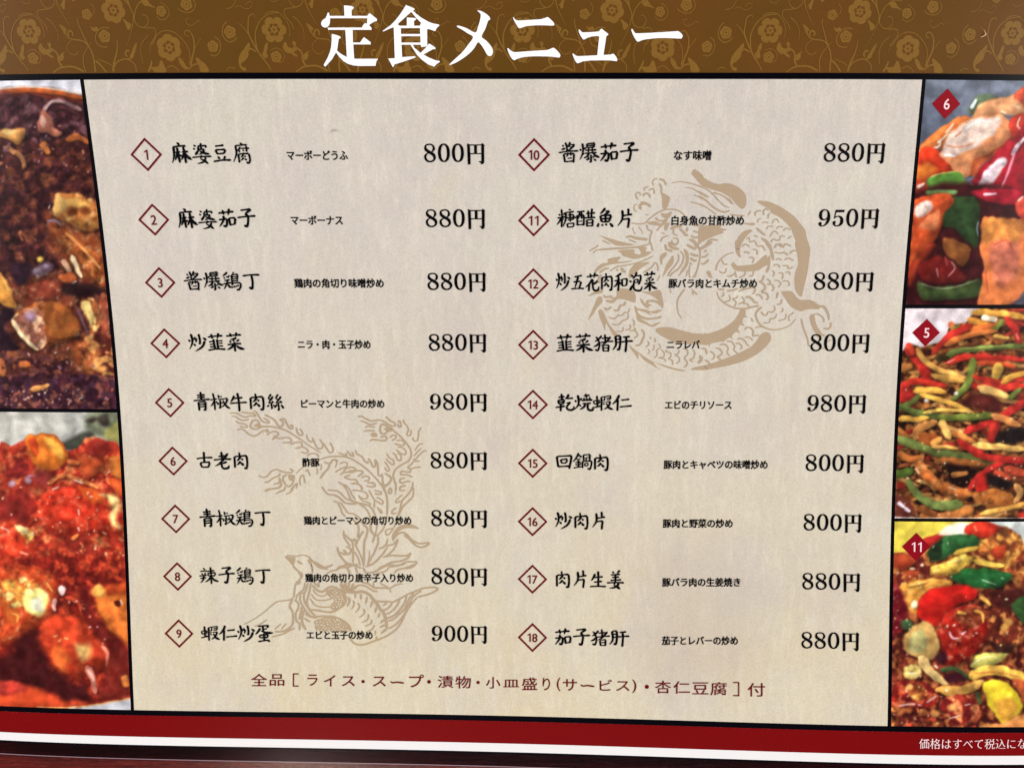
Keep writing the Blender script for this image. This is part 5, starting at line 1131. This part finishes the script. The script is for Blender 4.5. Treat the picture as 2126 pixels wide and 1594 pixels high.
B = '''f 176,176,168 190,190,196 .06
T 0 800 3.937
b 196,194,184 40 0 .03: -40,200 500,200 500,420 200,430 -40,500
b 112,118,92 22 .3 .2: 730,230 980,210 990,480 860,450 760,400 700,330
b 60,50,44 12 .2: 700,290 760,260 800,270 760,300/800,270 870,230 900,290 850,330
b 152,148,78 14 .3 .2: 880,340 980,300 990,470 900,450 850,420
b 58,60,50 16 .3 .2: 500,470 610,410 720,380 770,420 690,480 640,530 560,530
m 160,38,26 188,54,30 206,76,36 172,44,30 220,120,66 8 1.1: -20,550 100,510 200,450 260,410 340,385 450,400 520,470 560,535 640,505 730,435 830,450 1000,500 1100,700 1130,1100 1160,1660 -60,1660
n 24 44 190,64,28 140,32,24 206,90,38 120,26,26: -10,560 960,520 1010,1100 1040,1575 -10,1575
b 218,108,28 6 .7: 210,440 300,395 420,395 500,450 552,590 470,680 350,690 260,600
b 240,168,56 8 .3: 350,430 460,440 520,540 500,610 420,540
b 205,66,24 6 .4: 230,460 290,430 320,560 270,570
b 138,34,28 40 .2 .3: -10,930 100,860 230,830 290,930 250,1090 130,1150 -10,1100
b 186,70,32 8 .5: 620,560 760,600 850,640 730,750 650,680
s 206,100,50 40 30 .3 .3: 830,680 880,730/880,760 905,800/560,620 640,640
b 140,36,28 10 .3: 780,450 900,480 880,560 800,600 700,540
b 214,112,40 8 .5: 880,600 980,585 1000,760 930,730
b 214,80,32 8 .4: 900,760 1000,780 1010,900 940,870
o 190,150,170 30: 230,775/100,800
s 170,120,150 20 12: 180,740 300,740 360,770
m 140,34,30 190,80,44 8 2: 60,600 200,620 260,700 150,760 50,720
b 140,44,40 20 .2: 270,700 400,700 430,790 330,840
b 206,48,26 24 .8 .4: 300,930 400,850 560,820 760,830 880,900 965,1010 985,1210 760,1200 600,1250 400,1180 300,1090
b 214,76,26 8 .4: 620,840 760,840 860,940 760,960
s 222,120,60 40 30 .2 .6: 400,800 470,745 560,735 680,780 800,840
s 250,215,200 12 8: 600,770 680,800/430,850 480,830/640,1010 650,1060/490,1115 500,1125/640,1160 650,1190
b 236,190,112 14 .3 .6: 810,890 900,890 970,930 980,1000 960,1100 985,1170 930,1160 895,1080 905,1000 870,930
s 200,80,40 20 16: 850,960 900,1000
b 140,36,26 30 .2: 540,1180 660,1220 700,1260 620,1340 540,1290
b 208,54,28 20 .7 .4: -20,1150 180,1140 265,1210 300,1350 420,1490 450,1620 -20,1620
m 206,110,44 240,196,90 250,220,140 8 2.2: 130,1140 220,1150 275,1220 230,1300 170,1230
s 240,150,120 20 14: 10,1160 60,1180 80,1210/170,1360 230,1380
m 200,80,34 236,160,60 248,214,120 8 2.2: 120,1500 200,1440 260,1500 380,1480 430,1560 400,1620 110,1620
b 138,38,28 30 .2: 560,1290 700,1270 800,1400 720,1480 600,1400
s 230,120,50 40 24: 560,1480 600,1540/600,1250 640,1220/720,1430 740,1490
n 26 24 220,110,60 236,160,110 190,60,30: 480,1180 1030,1180 1040,1575 480,1575
n 40 16 246,200,170 230,150,110: 0,700 1000,700 1020,1575 0,1575
T 0 1194 3.937
m 120,26,20 160,36,24 196,60,32 20 1.5: -60,-60 1160,-60 1160,960 1080,1000 900,1035 500,1090 -60,1050
b 214,72,30 20 .6 .4: -20,-20 430,-20 445,250 380,350 250,430 130,530 60,545 -20,500
m 214,96,36 240,170,64 250,214,120 12 2: -10,40 180,20 300,60 240,200 150,260 50,270 -10,180
b 218,96,34 8 .4: 0,130 60,240 160,290 140,390 80,370 20,280
b 252,232,130 10 .4 .3: 200,150 340,90 410,190 360,310 300,340 220,280
b 255,252,215 12 .2 .1: 260,200 340,190 350,290 280,290
s 236,150,60 20 14: 100,310 150,330 140,380/380,60 430,130/200,80 280,30
b 240,215,208 5 .5: 475,110 505,80 540,110 520,160 490,150
s 216,150,140 40 26: 455,190 440,250 450,290
b 204,58,28 24 .9 .35: 300,420 420,330 600,330 740,430 860,560 885,720 700,800 560,830 420,720 330,560
b 218,92,34 14 .4: 420,620 500,560 560,700 530,800 470,760
b 236,180,96 20 .3: 620,560 740,565 745,660 670,700 630,640
s 236,160,90 16 12: 440,500 470,490/530,510 560,520/480,540 500,520
b 70,18,20 24 .2 .2: 120,540 300,430 330,560 420,740 560,850 700,900 730,1010 560,1030 400,950 200,890 -20,860 -20,660 100,650
b 224,108,36 10 .7 .3: 800,150 900,100 1060,90 1060,600 960,530 850,390 790,250
b 200,70,26 14 .4: 830,110 940,60 1040,70 1030,140 900,160
b 78,18,12 6 .3: 935,210 985,200 980,255 945,250
s 245,210,170 14 8: 985,200 1005,240
b 232,160,66 8 .4: 755,105 820,72 868,125 835,180 760,155
b 108,26,22 18 .3: 640,110 720,100 760,260 860,430 1050,580 1050,680 900,620 760,470 680,300
s 196,60,34 40 30: 540,180 640,220 660,290
n 40 16 236,150,130 250,210,200 200,80,60: 520,160 680,200 900,600 860,720 700,400 520,330
s 200,114,96 60 40 .5: 710,750 760,850 780,960
s 236,180,160 24 16: 720,770 770,860
s 204,104,84 34 24: 840,580 880,640 870,740
b 120,32,24 16 .3: 880,700 1060,650 1060,980 800,1020 860,850
b 226,124,50 6 .5: 990,830 1040,815 1060,900 1010,900
b 216,68,30 20 .3 .15: -20,900 200,890 420,970 560,1045 760,1045 900,1030 1080,985 1080,1020 700,1070 400,1085 -20,1090
b 196,52,40 16 .3: -20,870 160,880 220,950 -20,980
b 206,206,216 6 0 .03: 690,1066 900,1035 1080,1000 1090,1120 700,1120 480,1100
s 246,190,100 10 8 .2: 300,1075 480,1080 700,1066 900,1036 1080,1002'''
C = '''f 112,120,138 96,104,124 .05
T 1586 0 3.937
b 92,100,120 60 0 .02: 1200,900 1600,850 1500,1300 1200,1300
b 92,112,82 10 .4 .2: 1690,940 1685,860 1750,790 1830,778 1910,800 1800,880
s 216,226,226 34 24 .3: 1700,880 1735,820
b 226,152,98 6 .6 .3: 1690,970 1750,880 1850,810 1980,785 2060,790 2140,850 2140,950 1940,940 1800,990
b 200,70,40 6 .5 .3: 2040,800 2080,750 2140,720 2140,900 2100,850
s 246,210,170 14 10: 2040,860 2090,890/1940,910 1980,930
b 224,112,48 6 .6 .3: 1265,1200 1330,1130 1470,1030 1600,960 1690,965 1620,1060 1500,1190 1400,1220 1270,1260
s 250,215,190 22 12: 1490,1090 1550,1010/1420,1170 1500,1100
s 246,226,216 18 14: 1260,1240 1420,1205 1440,1150
b 204,48,20 6 .6 .3: 1255,1260 1400,1215 1500,1290 1640,1330 1670,1410 1500,1420 1350,1450 1240,1600
b 226,112,32 14 .4: 1250,1360 1340,1330 1420,1390 1330,1450 1240,1470
b 214,92,44 6 .5 .3: 1640,1340 1800,1200 1950,1150 2010,1040 2080,1090 1950,1240 1800,1340 1720,1450
b 232,144,88 5 .6 .3: 1436,1240 1500,1100 1640,990 1800,938 1950,945 2012,1010 2005,1120 1900,1210 1720,1300 1690,1420 1640,1450 1560,1400 1460,1290
b 238,206,190 7 .3 .3: 1450,1240 1520,1100 1680,990 1830,955 1940,972 1900,1080 1760,1190 1600,1265 1500,1290
s 214,124,84 12 10: 1490,1190 1600,1205 1720,1165/1560,1120 1650,1050
s 250,232,226 24 16: 1620,1080 1750,1000 1860,1000/1480,1270 1560,1280
b 188,44,26 6 .5: 2010,1000 2080,930 2150,950 2150,1160 2040,1140
s 248,222,206 12 8: 2095,960 2072,1030 2130,1080
b 164,16,32 6 .6 .25: 1690,1500 1800,1350 1950,1200 2060,1100 2150,1050 2150,1640 1780,1640 1735,1560
b 240,214,224 7 .3 .5: 1750,1480 1850,1360 1950,1290 1985,1320 1930,1420 1850,1510 1770,1560
s 236,210,220 40 26 .3 .4: 2030,1260 2080,1180 2140,1120
s 226,130,150 26 16: 2050,1250 2000,1400 1940,1540
s 246,230,236 16 10: 1690,1500 1740,1560
b 76,128,42 5 .6: 1336,1470 1440,1422 1580,1398 1642,1450 1655,1560 1570,1590 1335,1590
s 188,184,84 12 10 .2: 1360,1452 1440,1420 1580,1402
b 196,60,30 6 .5: 1240,1500 1330,1480 1335,1600 1230,1600
s 236,200,190 30 20: 1260,1530 1310,1500
T 1586 400 3.937
b 62,14,18 20 .1 .2: 1140,20 2160,20 2160,930 1140,930
b 164,16,36 8 .5 .3: 1700,-20 2110,-20 2060,90 1900,92 1770,50
s 222,190,204 24 14: 1800,18 1900,8
b 96,130,70 5 .3: 1336,-20 1570,-20 1560,20 1480,15 1400,10 1340,20
b 40,64,30 8 .5 .3: 1530,50 1700,25 1760,120 1752,330 1740,460 1640,380 1560,300 1460,270 1490,150
s 150,170,190 10 6: 1752,240 1742,300 1750,360
b 198,70,28 7 .8 .3: 1240,60 1400,10 1520,20 1548,90 1490,160 1440,290 1380,410 1280,510 1205,640 1180,640 1200,300 1225,150
b 246,212,200 7 .4 .5: 1240,120 1340,65 1385,110 1320,175 1250,200
b 226,120,70 8 .4: 1340,180 1440,150 1420,280 1320,300 1260,280
b 150,44,22 10 .4: 1180,640 1260,520 1330,420 1400,420 1300,560 1190,760
b 132,72,30 5 .6: 1450,430 1512,360 1692,475 1618,592 1520,530
b 102,20,18 8 .5: 1285,570 1450,520 1600,620 1650,720 1450,745 1290,710
s 190,130,140 12 8: 1410,620 1425,690/1530,565 1560,620 1500,690
s 140,60,60 10 8: 1480,520 1500,600
b 56,72,34 6 .5: 1252,742 1320,752 1500,775 1650,742 1765,700 1775,830 1600,865 1350,875 1265,830
s 140,150,112 9 7 .1: 1290,745 1450,785 1600,762 1740,712
b 216,112,54 5 .25 .14: 1785,215 1900,212 2080,210 2160,225 2160,770 1995,915 1870,930 1750,930 1775,760 1795,600 1770,450
b 220,132,54 10 .2 .3: 1795,225 2080,220 2080,380 1860,400 1790,420
b 206,106,78 20 .2 .3: 1850,440 2080,420 2060,700 1900,740
s 178,62,40 9 7: 1885,425 1980,390 2030,470/1810,640 1830,820
b 62,60,76 10 .2: 1995,925 2080,870 2160,790 2160,940
b 206,62,44 7 .5: 2055,90 2150,40 2160,220 2100,215
s 246,200,190 16 10: 2080,70 2120,30'''
D = '''f 150,76,28 128,58,22 .6
T 1586 400 3.937
m 56,22,14 110,52,22 156,86,34 186,112,46 12 1.4: 1060,1280 1300,1220 1500,1150 1700,960 2160,940 2160,1700 1060,1700
l 90 230 42 150,84,36 176,112,52 104,50,24 120,60,28 150,40,26 186,132,66: 1110,1240 1500,1150 1700,960 2140,960 2140,1594 1110,1594
b 226,212,218 5 0 .02: 1100,930 1720,930 1690,1000 1660,1045 1530,1090 1500,1160 1460,1200 1300,1255 1200,1235 1120,1310 1080,1300
s 214,104,50 50 40: 1525,1075 1545,1105
s 226,156,56 60 50: 1710,975 1900,985 2150,1020
s 220,140,44 60 50: 1675,1035 1760,1060 1900,1100/1640,1080 1760,1120 1900,1080
s 246,226,190 50 40: 1790,1020 1900,1035
s 190,92,34 60 50: 1700,1130 1860,1090 2000,1060
s 98,110,40 46 40: 1545,1125 1600,1090/1880,1120 1960,1050
s 178,36,28 66 50: 1985,1035 2040,1100 2085,1220
s 236,150,130 12 8: 2060,1150 2080,1200
s 182,38,28 74 40: 1690,1085 1560,1150 1440,1240 1375,1320
s 176,92,38 50 40: 1480,1250 1600,1190 1760,1150 1900,1130/1900,1220 2000,1190
s 220,170,70 30 24: 1880,1170 2000,1190
s 92,104,44 56 44: 1490,1350 1560,1300 1680,1280 1850,1265 2150,1245
s 160,170,80 12 10: 1600,1275 1800,1262 2000,1248
s 48,40,16 50 40: 1420,1360 1500,1350
s 176,36,28 90 80: 1180,1280 1240,1350 1310,1440 1340,1580
s 212,60,36 50 40: 1185,1240 1210,1320
s 208,150,66 46 50: 1250,1275 1320,1380 1440,1450 1640,1510
s 200,142,58 54 50: 1370,1490 1500,1520 1640,1540
s 190,40,28 54 46: 1500,1390 1650,1345 1850,1350 2150,1365
s 236,170,160 10 8: 1500,1390 1560,1360
s 196,70,30 40 40: 1700,1400 1860,1390 2050,1420
s 112,124,44 70 60: 1705,1365 1690,1480 1650,1610
s 228,174,66 84 70: 1915,1420 1880,1510
s 190,42,28 54 50: 1720,1500 1900,1550 2150,1520/1120,1580 1260,1540 1480,1580
s 218,150,52 54 46: 1950,1550 2040,1500 2150,1470
s 150,90,40 50 46: 1130,1440 1200,1420
T 1586 800 3.937
m 46,20,14 100,48,22 150,82,36 176,104,46 30 1.4: 1060,120 1300,80 1600,100 2160,120 2160,1120 1060,1120
l 130 230 42 150,84,36 176,112,52 96,44,22 120,60,28 140,36,26 180,124,62: 1100,40 2140,40 2140,1080 1080,1080
s 180,36,30 90 70: 1090,20 1200,70 1120,100/1100,90 1200,100
s 192,40,28 70 60: 1700,10 1900,20 2150,5
s 224,160,56 56 46: 1230,45 1340,35 1480,50
s 104,118,44 54 44: 1680,-10 1600,60 1545,110
o 240,230,215 18: 1570,65/1330,122
b 86,28,22 12 .3: 1680,60 1860,80 1960,200 1800,210 1640,150
s 214,166,88 70 60: 1755,15 1880,50 2000,95
s 96,108,42 44 34: 2000,110 2060,60 2100,30
s 98,110,48 54 44: 1090,195 1180,150 1280,75
s 88,100,42 60 56: 1110,170 1260,225 1420,255 1620,265 1900,238
s 224,164,60 44 40: 1285,75 1420,110 1560,155 1710,225
s 226,176,70 32 26: 1310,225 1450,200 1700,212
s 222,160,60 50 40: 1100,270 1220,275 1340,265
s 104,116,40 60 54: 1420,262 1600,262 1880,240
s 176,34,28 74 60: 2130,130 2010,220 1890,290 1740,340 1650,385
s 176,36,28 84 76: 1900,290 1850,440
s 216,130,64 62 50: 1870,240 1970,275 2090,325
b 24,14,14 16 .1: 1920,400 2020,340 2130,370 2150,450 2000,480 1900,460
s 190,120,56 84 60: 1230,430 1270,350 1400,300
s 150,72,28 110 90: 1300,430 1400,440
s 210,160,78 66 56: 1445,300 1480,360 1515,430
s 206,120,50 50 40: 1540,390 1620,420 1720,465
s 210,140,60 60 46: 1390,470 1440,440
s 98,110,50 74 60: 1090,430 1240,490 1420,545 1650,580 1890,605
s 206,148,66 34 28: 1380,500 1480,500 1580,520
s 230,176,84 56 50: 1710,490 1880,500 2150,520
s 182,36,28 60 60: 1580,450 1700,530 1880,595 2150,620
s 156,84,34 60 50: 1100,550 1180,600 1300,590/1420,610 1600,620 1800,640
b 28,12,10 16 .1: 1480,640 1640,650 1760,680 1700,760 1640,850 1540,830 1500,740
s 164,98,44 50 40: 1540,730 1660,715
s 180,60,36 70 60: 1980,680 2060,700 2150,720/1900,720 2000,760
s 170,90,36 84 80 .7 .4: 1250,640 1310,700 1400,800 1530,855 1680,895
s 226,170,120 20 14: 1240,680 1270,720/1510,830 1570,850
s 64,84,28 70 60: 1080,725 1150,715 1210,700
s 102,116,54 50 90: 1180,770 1240,880 1350,960 1460,985 1610,965
s 176,32,28 56 50: 1680,850 1740,760 1840,685 1950,640
s 186,30,24 110 90: 1780,850 1800,770
b 26,14,14 14 .1: 1820,720 1980,760 2040,820 1900,840 1830,800
b 110,48,36 8 .5: 1080,890 1200,950 1250,1050 1200,1090 1080,1090
s 236,210,226 34 20: 1100,960 1150,1000/1160,1010 1190,1030
o 150,28,26 34: 1115,815
b 190,104,38 7 .6 .4: 1700,890 1850,850 2010,870 2035,980 1870,995 1740,965
s 214,150,76 60 40: 2060,820 2090,880 2050,950
s 184,104,44 80 60: 1300,1060 1420,1080 1700,1040/1560,1060 1700,1010
s 214,150,60 46 40: 1780,1050 1950,1010 2150,960
s 130,70,30 60 50: 1280,1000 1400,1060
o 196,40,28 34: 2110,1060
b 224,214,206 6 0: 1070,1072 1300,1082 2150,1086 2150,1110 1070,1100
n 60 12 250,210,170 240,190,120: 1110,0 2120,0 2120,1060 1100,1060'''
E_ = '''f 160,66,26 150,54,26 .5
T 1586 800 3.937
m 100,36,22 150,64,30 186,100,42 204,136,58 12 1.4: 1040,1330 1300,1300 1600,1200 2160,1180 2160,1700 1040,1700
b 242,216,66 8 0 .04: 1040,1090 1720,1090 1600,1150 1440,1200 1330,1260 1250,1330 1150,1350 1040,1390
b 236,238,214 10 0 .03: 1480,1160 1560,1130 1690,1115 1680,1190 1620,1220 1500,1225 1430,1215
b 214,222,218 10 0 .03: 1800,1100 2150,1100 2150,1300 2100,1260 2050,1200 1960,1150 1850,1130
b 192,36,30 6 .5: 1290,1265 1360,1228 1440,1228 1400,1290 1320,1310
b 206,44,26 6 .6: 1645,1195 1690,1120 1840,1115 1930,1160 1870,1230 1740,1245
s 236,110,70 20 12: 1720,1150 1740,1190
m 130,60,28 192,110,42 220,150,60 8 1.8: 1930,1165 2060,1200 2120,1290 2070,1430 1960,1520 1850,1480 1800,1380 1740,1290 1880,1225
b 110,56,28 8 .4: 1900,1170 1990,1160 1980,1240 1920,1220
b 190,58,26 7 .4: 1840,1350 1970,1305 1960,1400 1880,1410
b 44,98,48 6 .6: 1330,1425 1350,1340 1430,1262 1560,1215 1720,1232 1755,1285 1680,1325 1560,1355 1500,1400 1400,1425
b 32,50,30 8 .3: 1335,1425 1350,1340 1420,1270 1460,1270 1450,1390 1400,1425
s 206,220,180 10 6: 1380,1325 1390,1305/1500,1280 1505,1300
s 216,170,56 44 36: 1560,1370 1650,1345 1750,1320
b 228,182,62 7 .6 .4: 1340,1490 1450,1450 1600,1388 1700,1395 1660,1480 1540,1550 1400,1594 1340,1560
s 222,176,64 50 40: 1720,1425 1830,1460 1960,1475
s 240,214,120 16 12: 1500,1450 1640,1410
m 100,30,26 160,60,30 216,130,56 6 2.2: 1050,1370 1330,1400 1330,1640 1050,1640
n 16 24 150,50,30 200,120,50 240,200,160: 1060,1370 1330,1400 1330,1594 1060,1594
b 170,60,30 7 .5: 1060,1370 1190,1375 1260,1430 1160,1490 1060,1480
b 30,84,34 6 .5: 1545,1590 1620,1510 1760,1488 1920,1515 2000,1590 1900,1620 1600,1620
T 1586 1194 3.937
m 70,20,18 124,40,28 156,66,34 180,100,48 30 1.3: 1040,120 2160,140 2160,1300 1040,1300
b 228,150,52 7 .6 .4: 1110,100 1200,40 1350,25 1520,40 1510,100 1390,120 1290,190 1250,340 1190,300
s 240,180,80 30 20: 1180,80 1330,50
b 180,90,44 8 .4: 1180,280 1250,330 1240,380 1190,350
b 252,246,204 5 .2: 1205,225 1235,200 1258,230 1240,262 1210,260
b 120,20,30 14 .3 .4: 1040,90 1120,120 1180,300 1140,420 1040,500
b 60,88,48 7 .5: 1110,400 1150,360 1210,380 1210,430 1150,450
b 30,92,42 6 .6: 1530,30 1560,-20 2000,-20 2000,40 1910,92 1780,102 1620,72
s 190,220,180 9 6: 1780,35 1900,75/1940,20 1960,30
b 206,26,20 7 .5 .2: 1255,300 1275,200 1370,115 1500,80 1680,82 1750,130 1710,200 1570,235 1470,330 1410,425 1300,370
b 70,24,20 16 .2: 1850,120 2040,110 2140,140 2140,300 1950,280 1840,200
b 156,30,20 8 .8 .5: 1440,420 1500,280 1620,240 1760,265 1835,380 1825,500 1750,620 1640,700 1510,730 1450,620
b 150,60,32 10 .4 .5: 1560,300 1720,255 1810,340 1720,420 1600,400
s 230,160,62 30 20: 1720,290 1780,310 1795,380/1590,300 1650,310
s 246,190,200 20 12: 1515,460 1540,510 1590,510/1620,480 1650,455
m 100,34,22 164,72,34 210,130,60 10 2: 1840,300 2000,320 2110,420 2090,560 1950,590 1870,480
o 222,156,66 34: 2000,380/1970,420
s 214,150,60 40 30: 1780,180 1850,240
b 42,72,32 7 .5: 2030,230 2150,180 2150,400 2060,320
b 60,30,24 12 .3: 1820,500 1900,620 1980,640 2060,560 1900,560
b 206,158,84 7 .6 .3: 1130,530 1200,430 1300,368 1400,440 1432,600 1350,690 1190,640
b 182,172,104 8 .3: 1180,520 1290,440 1330,550 1290,630 1190,610
s 224,184,110 100 50 .6: 1290,680 1360,790 1500,880
b 218,186,96 7 .5 .5: 1150,740 1270,735 1275,830 1160,840
s 246,228,180 16 10: 1180,800 1250,800/1400,735 1420,755
b 194,186,82 7 .6: 1680,740 1740,650 1900,625 1990,650 1880,725 1760,755
s 230,226,170 12 8: 1710,720 1800,670 1880,660
s 62,78,42 44 30: 1450,775 1560,760 1670,840
b 60,18,28 12 .2: 1400,660 1470,610 1500,690 1450,730/1480,800 1600,800 1640,850 1540,880
s 226,172,62 90 80: 1690,820 1800,780 1950,780 2150,850
s 190,110,40 12 10: 1720,800 1900,790 2100,830
s 206,148,62 80 80: 1430,930 1600,940 1780,870
m 120,22,22 170,36,26 206,90,50 10 2: 1050,900 1200,865 1340,890 1430,990 1380,1060 1200,1080 1050,1040
m 150,60,30 210,130,46 236,180,90 8 2.2: 1170,900 1280,880 1330,980 1230,1020
s 246,196,190 14 10: 1100,1065 1200,1050 1290,1060/1330,1035 1410,985
m 120,26,24 176,50,34 216,120,66 10 2: 1450,1010 1600,975 1730,1030 1770,1130 1650,1200 1480,1190
s 246,200,180 10 8: 1500,1170 1610,1145/1640,1060 1690,1050
o 218,144,74 34: 1535,1080/1400,1130
s 60,66,36 40 30: 1740,960 1770,1050
b 238,206,34 6 .5 .2: 1785,900 1880,855 2000,880 2060,960 2110,1070 2020,1190 1960,1205 1850,1080
b 226,158,44 14 .3: 1880,1040 2000,1000 2080,1080 2000,1180 1920,1150
b 196,84,40 10 .4: 2030,850 2150,880 2150,1100 2100,1000
b 218,134,64 8 .5: 1790,1200 1960,1200 2060,1140 2150,1120 2150,1260 1780,1260
n 24 30 190,60,34 216,130,56 120,26,24: 1050,1050 1480,1060 1780,1180 1780,1240 1050,1240
n 50 14 250,220,190 240,190,120: 1060,0 2120,0 2120,1230 1060,1230'''
def photo(txt, x0, y0, x1, y1, u0, u1, v0, v1, seed, label, badge=None):
    P = Picture(x0, y0, x1, y1, seed); P.paint(txt); P.grade()
    for _ in range(3): P.c[1:-1, 1:-1] = (P.c[1:-1, 1:-1] * 4 + P.c[:-2, 1:-1] + P.c[2:, 1:-1] + P.c[1:-1, :-2] + P.c[1:-1, 2:]) / 8
    k = P.c.copy()                                   # slight optical softness of the printed picture
    k[1:-1, 1:-1] = (P.c[1:-1, 1:-1] * 2 + P.c[:-2, 1:-1] + P.c[2:, 1:-1] + P.c[1:-1, :-2] + P.c[1:-1, 2:]) / 6; P.c = k
    st = 1.9 / 130
    nu, nv = int((u1 - u0) / st), int((v1 - v0) / st)
    gu, gv = np.meshgrid(np.linspace(u0, u1, nu + 1), np.linspace(v0, v1, nv + 1)); uv = np.stack([gu.ravel(), gv.ravel()], 1)
    V = surf(uv, .008); me = bpy.data.meshes.new('dish_photo'); n = nu + 1
    i, j = np.meshgrid(np.arange(nu), np.arange(nv)); a = (j * n + i).ravel(); F = np.stack([a, a + 1, a + 1 + n, a + n], 1).astype(np.int32)
    me.vertices.add(len(V)); me.vertices.foreach_set('co', V.ravel().astype(np.float32))
    me.loops.add(F.size); me.loops.foreach_set('vertex_index', F.ravel()); me.polygons.add(len(F))
    me.polygons.foreach_set('loop_start', np.arange(0, F.size, 4, dtype=np.int32)); me.update(calc_edges=True)
    at = me.color_attributes.new('print', 'FLOAT_COLOR', 'POINT'); c = np.ones((len(V), 4)); c[:, :3] = lin(P.sample(to_px(uv))) * .93
    at.data.foreach_set('color', c.ravel().astype(np.float32))
    return link('dish_photo', me, menu, M['photo'], label)


photo(A, -6, 150, 260, 860, UL, VLs['Lo'], HLs['ls'], HLs['h1'], 5, 'printed photograph of dark mapo tofu in minced sauce')
photo(B, -6, 850, 285, 1482, UL, VLs['Lo'], HLs['b0'], HLs['ls2'], 6, 'printed photograph of prawns in bright red chilli sauce')
photo(C, 1872, 155, 2136, 642, VLs['Ro'], UR, HLs['rs'], HLs['h1'], 7, 'printed photograph of glazed pork with red and green peppers on grey')
photo(D, 1850, 632, 2136, 1084, VLs['Ro'], UR, HLs['rt'], HLs['rs2'], 8, 'printed photograph of shredded beef with pepper strips')
photo(E_, 1842, 1074, 2136, 1516, VLs['Ro'], UR, HLs['b0'], HLs['rt2'], 9, 'printed photograph of fried fish pieces with peppers and onion')

# ---------------------------------------------------------------- table
m_, t_, b_ = mat('red_lacquered_wood', None, .22, .5)
tc_ = N(t_, 'ShaderNodeTexCoord').outputs['Object']
f1 = noise(t_, tc_, 14, 5, .7, 16); f2 = noise(t_, tc_, 90, 4, .7, 9, 2.2); f3 = noise(t_, tc_, 240, 3, .6, 6, 4.4)
c_ = mixc(t_, rng(t_, f1, .35, .7), tuple(lin((52, 12, 12))), tuple(lin((104, 30, 24))))
c_ = mixc(t_, rng(t_, f2, .45, .7, 0, .8), c_, tuple(lin((44, 10, 14))))
c_ = mixc(t_, rng(t_, f3, .55, .75, 0, .5), c_, tuple(lin((132, 52, 40))))
t_.links.new(c_, b_.inputs['Base Color'])
bp_ = N(t_, 'ShaderNodeBump'); bp_.inputs['Strength'].default_value = .25; bp_.inputs['Distance'].default_value = .0004
t_.links.new(f2, bp_.inputs['Height']); t_.links.new(bp_.outputs[0], b_.inputs['Normal'])
bm = bmesh.new(); bmesh.ops.create_cube(bm, size=1)
bmesh.ops.scale(bm, vec=(1.2, .8, .03), verts=bm.verts); bmesh.ops.translate(bm, vec=(0, -.09, -.015 - .05 * U), verts=bm.verts)
bmesh.ops.bevel(bm, geom=list(bm.edges), offset=.003, segments=2, affect='EDGES')
me = bpy.data.meshes.new('table'); bm.to_mesh(me); bm.free()
tb = link('table', me, None, m_); tb['kind'] = 'structure'; tb['label'] = 'dark red lacquered wooden table top'
# two stray hairs lying on the laminate
def fibre(pts, w, col, label):
    m = mat('fibre', col, .5, .2)[0]; p = smooth(PX(pts), False, 6); P = surf(p, .05); n = len(P); r = w * U / 125; V = []; F = []
    for i in range(n):
        d = P[min(i + 1, n - 1)] - P[max(i - 1, 0)]; d /= np.linalg.norm(d); s = np.cross(d, [0, 0, 1]); s /= np.linalg.norm(s); k = max(.25, np.sin(np.pi * (i + .5) / n) ** .5)
        for a in range(5): V.append(P[i] + r * k * (np.cos(a * 1.2566) * s + np.sin(a * 1.2566) * np.cross(s, d)))
    F = [(i * 5 + a, i * 5 + (a + 1) % 5, i * 5 + 5 + (a + 1) % 5, i * 5 + 5 + a) for i in range(n - 1) for a in range(5)]
    o = link('stray_hair', mesh('stray_hair', V, F), None, m, label); o['category'] = 'hair'; o['group'] = 'stray hairs on the menu'
fibre([(687.5, 276.5), (689.5, 272.8), (695, 270.8), (702, 271.8)], .55, (120, 108, 102), 'tiny curled grey hair on the cream panel above the first price column')
fibre([(2034, 78.5), (2041, 76), (2045.5, 72), (2043, 69.5)], .7, (226, 196, 150), 'tiny pale hair on the brown flowered header at the right')
fibre([(2045.5, 72), (2043.5, 67), (2041, 63)], .35, (206, 176, 130), 'faint thin hair crossing the pale hair on the header at the right')
